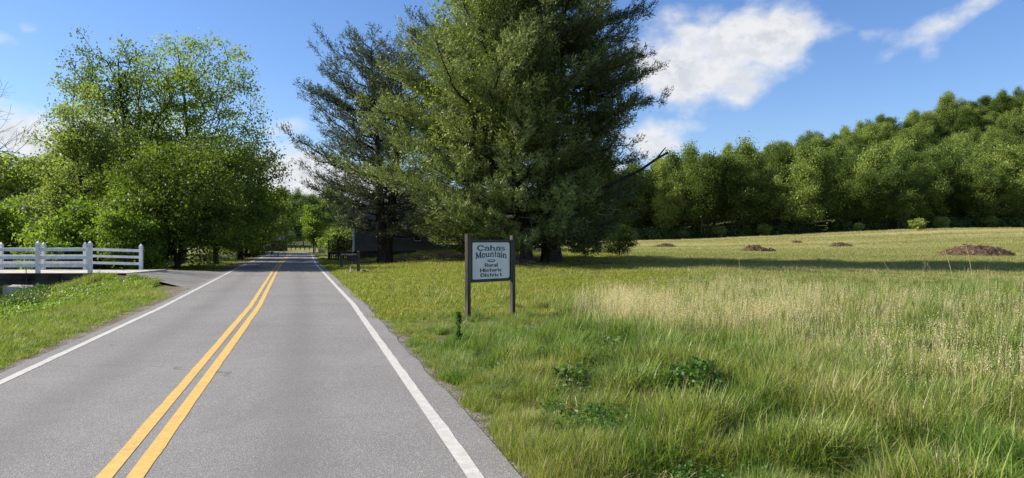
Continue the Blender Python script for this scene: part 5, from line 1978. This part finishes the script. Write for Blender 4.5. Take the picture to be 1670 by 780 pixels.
def lawn_mask(x, y):
    """1 on the mown grass round the sign, the house and the pines"""
    edge = 15.6 + 0.5 * (x + 2) + 1.2 * (fbm(x * 0.25, y * 0.25) - 0.5) * 4
    m = sstep(y, edge, edge + 2.5) * (1 - sstep(x, 4.5, 9.5))
    m2 = sstep(y, 29, 33) * (1 - sstep(x, 6, 13))
    return np.clip(np.maximum(m, m2), 0, 1) * (1 - sstep(y, 66, 74))


CLUMPS = [(1135, 662, 0.50), (1205, 640, 0.25), (935, 640, 0.32), (1000, 580, 0.45)]


def clear(x, y):
    k = np.ones(len(x), bool)
    for (px, py, r_) in CLUMPS:
        a, b = at(px, py)
        k &= np.hypot(x - a, y - b + 0.25) > r_ * 1.1
    return k


def build_grass():
    rng = np.random.default_rng(77)
    tall = [source(blade_mesh('tall%d' % i, MAT['grass_tall'], 400 + i, 42, 0.40, 0.15, 0.0085, 0.45, dry=0.10 + 0.07 * i, flop=0.6)) for i in range(4)]
    tall += [source(blade_mesh('fresh%d' % i, MAT['grass_fresh'], 410 + i, 52, 0.36, 0.14, 0.0100, 0.60, dry=0.03, flop=0.5)) for i in range(4)]
    seed = [source(blade_mesh('seed%d' % i, MAT['grass_seed'], 420 + i, 16, 0.60, 0.16, 0.0065, 0.16, dry=0.2, seedhead=0.5, head=(0.14, 0.013), seg=3)) for i in range(4)]
    verge = [source(blade_mesh('verge%d' % i, MAT['grass_verge'], 440 + i, 40, 0.26, 0.14, 0.010, 0.55, dry=0.06)) for i in range(4)]
    lawn = [source(blade_mesh('lawn%d' % i, MAT['grass_lawn'], 460 + i, 46, 0.10, 0.24, 0.012, 0.55, dry=0.14, seg=2)) for i in range(4)]
    far = [source(blade_mesh('far%d' % i, MAT['grass_far'], 480 + i, 44, 0.22, 0.50, 0.018, 0.4, dry=0.12 + 0.08 * i, seg=2)) for i in range(4)]
    thatch = [source(blade_mesh('thatch%d' % i, MAT['straw'], 500 + i, 22, 0.30, 0.22, 0.007, 1.9, dry=1.0, flop=0.8, seg=3)) for i in range(3)]
    leafy = [source(weed_mesh('leafy%d' % i, MAT['weed_leaf'], 520 + i, 80, 0.14, 0.20, 0.034)) for i in range(3)]
    cover = [source(weed_mesh('cover%d' % i, MAT['cover_leaf'], 540 + i, 130, 0.22, 0.24, 0.050)) for i in range(3)]

    def right_pts(n, y0, y1, smin=3.05, power=1.0, fr=0.80, fl=-0.32):
        X, Y = field_points(rng, n, y0, y1, fl, fr, power)
        s = road_dist(X, Y)
        rag = 0.28 * (vnoise(X * 1.6, Y * 1.6) - 0.4)
        k = s > smin + rag
        return X[k], Y[k], s[k]

    # tall green grass, Y 4.5 .. 32
    X, Y, s = right_pts(46000, 4.4, 34, power=1.35)
    lm = lawn_mask(X, Y)
    tuss = vnoise(X * 2.3 + 50, Y * 2.3)            # tussocks and the gaps between them
    gaps = 0.6 * tuss + 0.4 * fbm(X * 0.55 + 3, Y * 0.55)
    k = (rng.random(len(X)) > lm * 0.97) & (rng.random(len(X)) < 0.16 + 0.84 * sstep(gaps, 0.36, 0.52)) & clear(X, Y)
    X, Y, s, gaps = X[k], Y[k], s[k], gaps[k]
    sc = (0.45 + 0.55 * sstep(s, 3.2, 4.8)) * (0.45 + 0.70 * sstep(gaps, 0.35, 0.75) + 0.45 * fbm(X * 0.4, Y * 0.4 + 9)) * (1 + 0.010 * Y) * (1 - 0.5 * sstep(Y, 21, 29))
    sc *= 0.45 + 0.55 * sstep(np.hypot(X + 0.5, (Y - 16.2) * 0.8), 1.2, 3.2)
    fresh = sstep(0.55 * fbm(X * 0.35 + 8, Y * 0.35) + 0.45 * vnoise(X * 1.9, Y * 1.9 + 30), 0.40, 0.60) * (1 - 0.45 * sstep(X, 2, 7))
    idx = rng.integers(0, 4, len(X)) + 4 * (rng.random(len(X)) < 0.10 + 0.85 * fresh)
    scatter('tall_grass', np.stack([X, Y, gz(X, Y)], 1), tall, rng, 0.75, 1.25, sc=sc, label='tall green field grass right of the road', idx=idx)
    # seeding pale grass further in
    X, Y, s = right_pts(30000, 6, 46, power=1.1, fl=0.0)
    dens = sstep(Y - 0.10 * X, 10.5, 14.5) * sstep(X, 0.8, 3.0) * (0.25 + 0.75 * sstep(fbm(X * 0.22 + 40, Y * 0.22), 0.42, 0.56)) * (1 - 0.98 * lawn_mask(X, Y)) * (1 - 0.92 * sstep(Y, 21, 25.5)) * (1 - 0.9 * sstep(Y, 27, 36))
    dens *= 1 - 0.7 * sstep(X / Y, 0.34, 0.46)
    dens = np.maximum(dens, 0.10 * sstep(X, 3, 5) * (Y < 13))
    dens *= 1 - 0.8 * sstep(Y - (15.5 + 0.9 * np.maximum(X - 3, 0)), 4, 9) * (X < 9)
    k = rng.random(len(X)) < dens * 0.31 * (1 + 0.9 * sstep(X / Y, 0.10, 0.16) * (1 - sstep(X / Y, 0.30, 0.40)) * sstep(Y, 14, 16))
    X, Y, s = X[k], Y[k], s[k]
    scatter('seeding_grass', np.stack([X, Y, gz(X, Y)], 1), seed, rng, 0.75, 1.15, tilt=0.07, label='pale seeding grass standing in the field')
    # lawn
    X, Y, s = right_pts(52000, 12, 66, power=0.9, fr=0.42)
    k = rng.random(len(X)) < lawn_mask(X, Y) * (1 - 0.85 * litter(X, Y)) * (1 - 0.75 * sstep(fbm(X * 0.5 + 11, Y * 0.5), 0.52, 0.62))
    X, Y = X[k], Y[k]
    scatter('lawn_grass', np.stack([X, Y, gz(X, Y)], 1), lawn, rng, 0.7, 1.35, sc=1 + 0.012 * Y, label='short mown grass round the sign and pines')
    # ragged fringe along the right shoulder
    t = rng.uniform(3, 90, 5000)
    off = rng.uniform(2.94, 3.6, 5000)
    X = road_x(t) + off / 0.963
    scatter('roadside_grass', np.stack([X, t, gz(X, t)], 1), verge, rng, 0.25, 0.6, label='low grass fringe along the right road edge')
    # mid and far field
    X, Y, s = right_pts(70000, 30, 150, power=1.0, fr=0.82, fl=-0.05, smin=6)
    k = rng.random(len(X)) < (1 - lawn_mask(X, Y)) * 0.9
    X, Y = X[k], Y[k]
    scatter('field_grass', np.stack([X, Y, gz(X, Y)], 1), far, rng, 0.6, 1.15, sc=0.75 + 0.004 * Y, label='pale meadow grass of the far field')
    # shaded undergrowth in the wood
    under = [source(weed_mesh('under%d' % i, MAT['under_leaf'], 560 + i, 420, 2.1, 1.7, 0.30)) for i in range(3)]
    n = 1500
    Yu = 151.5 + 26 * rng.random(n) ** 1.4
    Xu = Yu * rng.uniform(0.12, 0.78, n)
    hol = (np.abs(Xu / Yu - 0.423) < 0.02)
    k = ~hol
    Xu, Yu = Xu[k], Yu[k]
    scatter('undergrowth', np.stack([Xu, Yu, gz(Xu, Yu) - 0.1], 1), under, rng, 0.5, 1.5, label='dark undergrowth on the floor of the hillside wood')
    # dry thatch
    X, Y, s = right_pts(6000, 5, 34, power=1.2, smin=3.6)
    k = rng.random(len(X)) < sstep(fbm(X * 0.6 + 70, Y * 0.6), 0.45, 0.6) * (1 - 0.7 * lawn_mask(X, Y)) * (0.25 + 0.75 * sstep(X, 1, 5))
    X, Y = X[k], Y[k]
    scatter('dry_thatch', np.stack([X, Y, gz(X, Y)], 1), thatch, rng, 0.6, 1.1, label='dry straw lying among the field grass')
    # broad-leaved weeds in drifts
    X, Y, s = right_pts(9000, 5, 22, power=1.3, smin=3.6)
    k = rng.random(len(X)) < sstep(fbm(X * 0.45 + 25, Y * 0.45 + 4), 0.57, 0.68) * 0.28 * (1 - lawn_mask(X, Y)) * (1 - 0.8 * sstep(X, 4, 7))
    X, Y = X[k], Y[k]
    scatter('field_weeds', np.stack([X, Y, gz(X, Y) + 0.02], 1), leafy, rng, 0.5, 1.2, label='broad leaved weeds growing through the grass')

    # left verge
    X, Y = field_points(rng, 42000, 5, 60, -0.95, -0.2, 1.2)
    s = road_dist(X, Y)
    drive = (Y > 22.0) & (Y < 46) & (X < -9) & (Y > 22.3 + (-X - 9.6) * 1.30) & (Y < 44.4 - (-X - 16.4) * 2.6) & (X > -19.0)
    deck = (Y > 32.4) & (Y < 37.6) & (X < -16.5)
    wet = np.abs(X - creek_x(Y)) < 2.0
    rag = 0.22 * (vnoise(X * 1.8, Y * 1.8) - 0.5)
    k = (s < -2.85 + rag) & ~drive & ~deck & ~wet
    X, Y, s = X[k], Y[k], s[k]
    sc = (0.55 + 0.45 * sstep(-s, 3, 4.5)) * (0.7 + 0.6 * fbm(X * 0.5, Y * 0.5)) * (1 + 0.008 * Y)
    sc = np.where(Y > 40, sc * 0.6, sc)
    scatter('verge_grass', np.stack([X, Y, gz(X, Y)], 1), verge, rng, 0.8, 1.35, sc=sc, label='bright green grass on the left verge')
    X, Y = field_points(rng, 14000, 60, 150, -0.95, -0.2, 1.0)
    s = road_dist(X, Y)
    k = (s < -3.3) | (s > 3.3)
    X, Y = X[k], Y[k]
    scatter('meadow_grass', np.stack([X, Y, gz(X, Y)], 1), far, rng, 0.5, 0.9, label='meadow grass behind the left trees and beyond the bend')
    # leafy ground cover on the bank by the bridge
    n = 5200
    u = rng.random(n)
    X = np.interp(u, [0, 0.45, 1], [-16.1, -16.4, -15.0]) + rng.normal(size=n) * 0.75
    Y = np.interp(u, [0, 0.45, 1], [30.2, 27.0, 22.0]) + rng.normal(size=n) * 0.8
    k = (road_dist(X, Y) < -4.2) & (Y < 32.3)
    X, Y = X[k], Y[k]
    scatter('ground_cover', np.stack([X, Y, gz(X, Y)], 1), cover, rng, 0.7, 1.3, label='bright leafy ground cover on the bank by the bridge')
    # dark bank plants at the far left
    n = 700
    X = rng.uniform(-19.5, -16.4, n)
    Y = rng.uniform(25, 30.0, n)
    k = X < -0.62 * Y - 0.4
    X, Y = X[k], Y[k]
    scatter('bank_weeds', np.stack([X, Y, gz(X, Y)], 1), leafy, rng, 1.0, 2.2, label='dark weeds on the creek bank at the left edge')


build_grass()


def build_plants():
    """single plants one can point to"""
    def clump(px, py, r, h, leaf, n, mat, label, seed, z=0.0):
        x, y = at(px, py)
        me = weed_mesh('leafy_weed', MAT[mat], seed, n, r, h, leaf)
        t = thing('leafy_weed', label, 'plant', (x, y, g1(x, y)), 0)
        put('leaves', me, t)
        mb = MB()
        rng = random.Random(seed)
        for k in range(9):
            a = rng.uniform(0, 6.28)
            mb.tube([(0, 0, -0.05), (math.cos(a) * r * 0.35, math.sin(a) * r * 0.35, h * 0.5), (math.cos(a) * r * 0.8, math.sin(a) * r * 0.8, h * 0.85)], [0.008, 0.006, 0.003], 4, False)
        mb.build('stems', MAT['bark'], t)
    clump(1135, 662, 0.40, 0.55, 0.050, 1200, 'weed_leaf', 'dark green leafy bush-like weed, largest in the near field grass', 601)
    clump(1205, 640, 0.25, 0.30, 0.06, 260, 'weed_leaf', 'small dark weed touching the right side of the largest leafy weed', 602)
    clump(935, 640, 0.32, 0.36, 0.06, 420, 'weed_leaf', 'leafy weed left of the largest weed, nearer the road', 603)
    clump(1000, 580, 0.45, 0.32, 0.07, 420, 'weed_leaf', 'spreading mid green weed behind the near grass, below the sign', 604)
    # spire-like plant in front of the left sign post
    x, y = at(748, 572)
    t = thing('spire_weed', 'upright dark seed spire in the grass in front of the left sign post', 'plant', (x, y, g1(x, y)))
    MB().tube([(0, 0, -0.05), (0.01, 0, 0.3), (0.0, 0.01, 0.62)], [0.008, 0.006, 0.004], 5).build('stem', MAT['bark'], t)
    rng = np.random.default_rng(9)
    P = np.stack([rng.normal(size=160) * 0.022, rng.normal(size=160) * 0.022, rng.uniform(0.18, 0.64, 160)], 1)
    V, F = leaf_quads(P, 0.055, rng, 0.3)
    put('seed_head', mesh_np('seed_head', V, F, MAT['weed_leaf'], {'tint': rng.random(160) * 0.4, 'dry': rng.random(160) * 0.5}), t)
    # long dry stalks
    G = 'long dry stalks standing in the right of the field'
    S_ = [((1560, 446), (1537, 387), 26, 'tall dry stalk rising in front of the largest mulch pile'),
          ((1590, 446), (1577, 393), 26, 'tall dry stalk right of centre of the largest mulch pile'),
          ((1462, 452), (1443, 426), 28, 'short leaning dry stalk left of the largest mulch pile'),
          ((1545, 448), (1503, 420), 27, 'dry stalk leaning left below the largest mulch pile'),
          ((1345, 478), (1312, 464), 22, 'pale straw lying aslant, left one of the leaning pair'),
          ((1425, 489), (1385, 465), 20, 'pale straw lying aslant, right one of the leaning pair'),
          ((1208, 440), (1206, 416), 30, 'thin stalk standing against the pine shade left of the hump')]
    for (a, b, Y, lab) in S_:
        xa, za = (a[0] - 835) / FPX * Y, zat(a[1], Y)
        xb, zb = (b[0] - 835) / FPX * Y, zat(b[1], Y)
        gzz = g1(xa, Y)
        top = zb - gzz
        m = MB().tube([(0, 0, -0.02), ((xb - xa) * 0.5, 0.05, top * 0.55), (xb - xa, 0.1, top)], [0.011, 0.009, 0.006], 4)
        o = m.build('dry_stalk', MAT['straw'], loc=(xa, Y, gzz))
        o['label'] = lab
        o['category'] = 'stalk'
        o['group'] = G


build_plants()


def name_apart():
    """things that came out with the same words are told apart by their place"""
    by = {}
    for o in COL.objects:
        if o.get('label') and o.parent is None:
            by.setdefault(o['label'], []).append(o)
    words = {2: ['left one', 'right one'], 3: ['left one', 'middle one', 'right one']}
    order = ['leftmost', 'second from left', 'third from left', 'fourth from left', 'fifth from left', 'sixth from left', 'seventh from left', 'eighth from left']
    for lab, obs in by.items():
        if len(obs) < 2:
            continue
        obs.sort(key=lambda o: o.location.x / max(o.location.y, 1))
        ws = words.get(len(obs), order)
        for o, w in zip(obs, ws):
            o['label'] = lab + ', ' + w


name_apart()
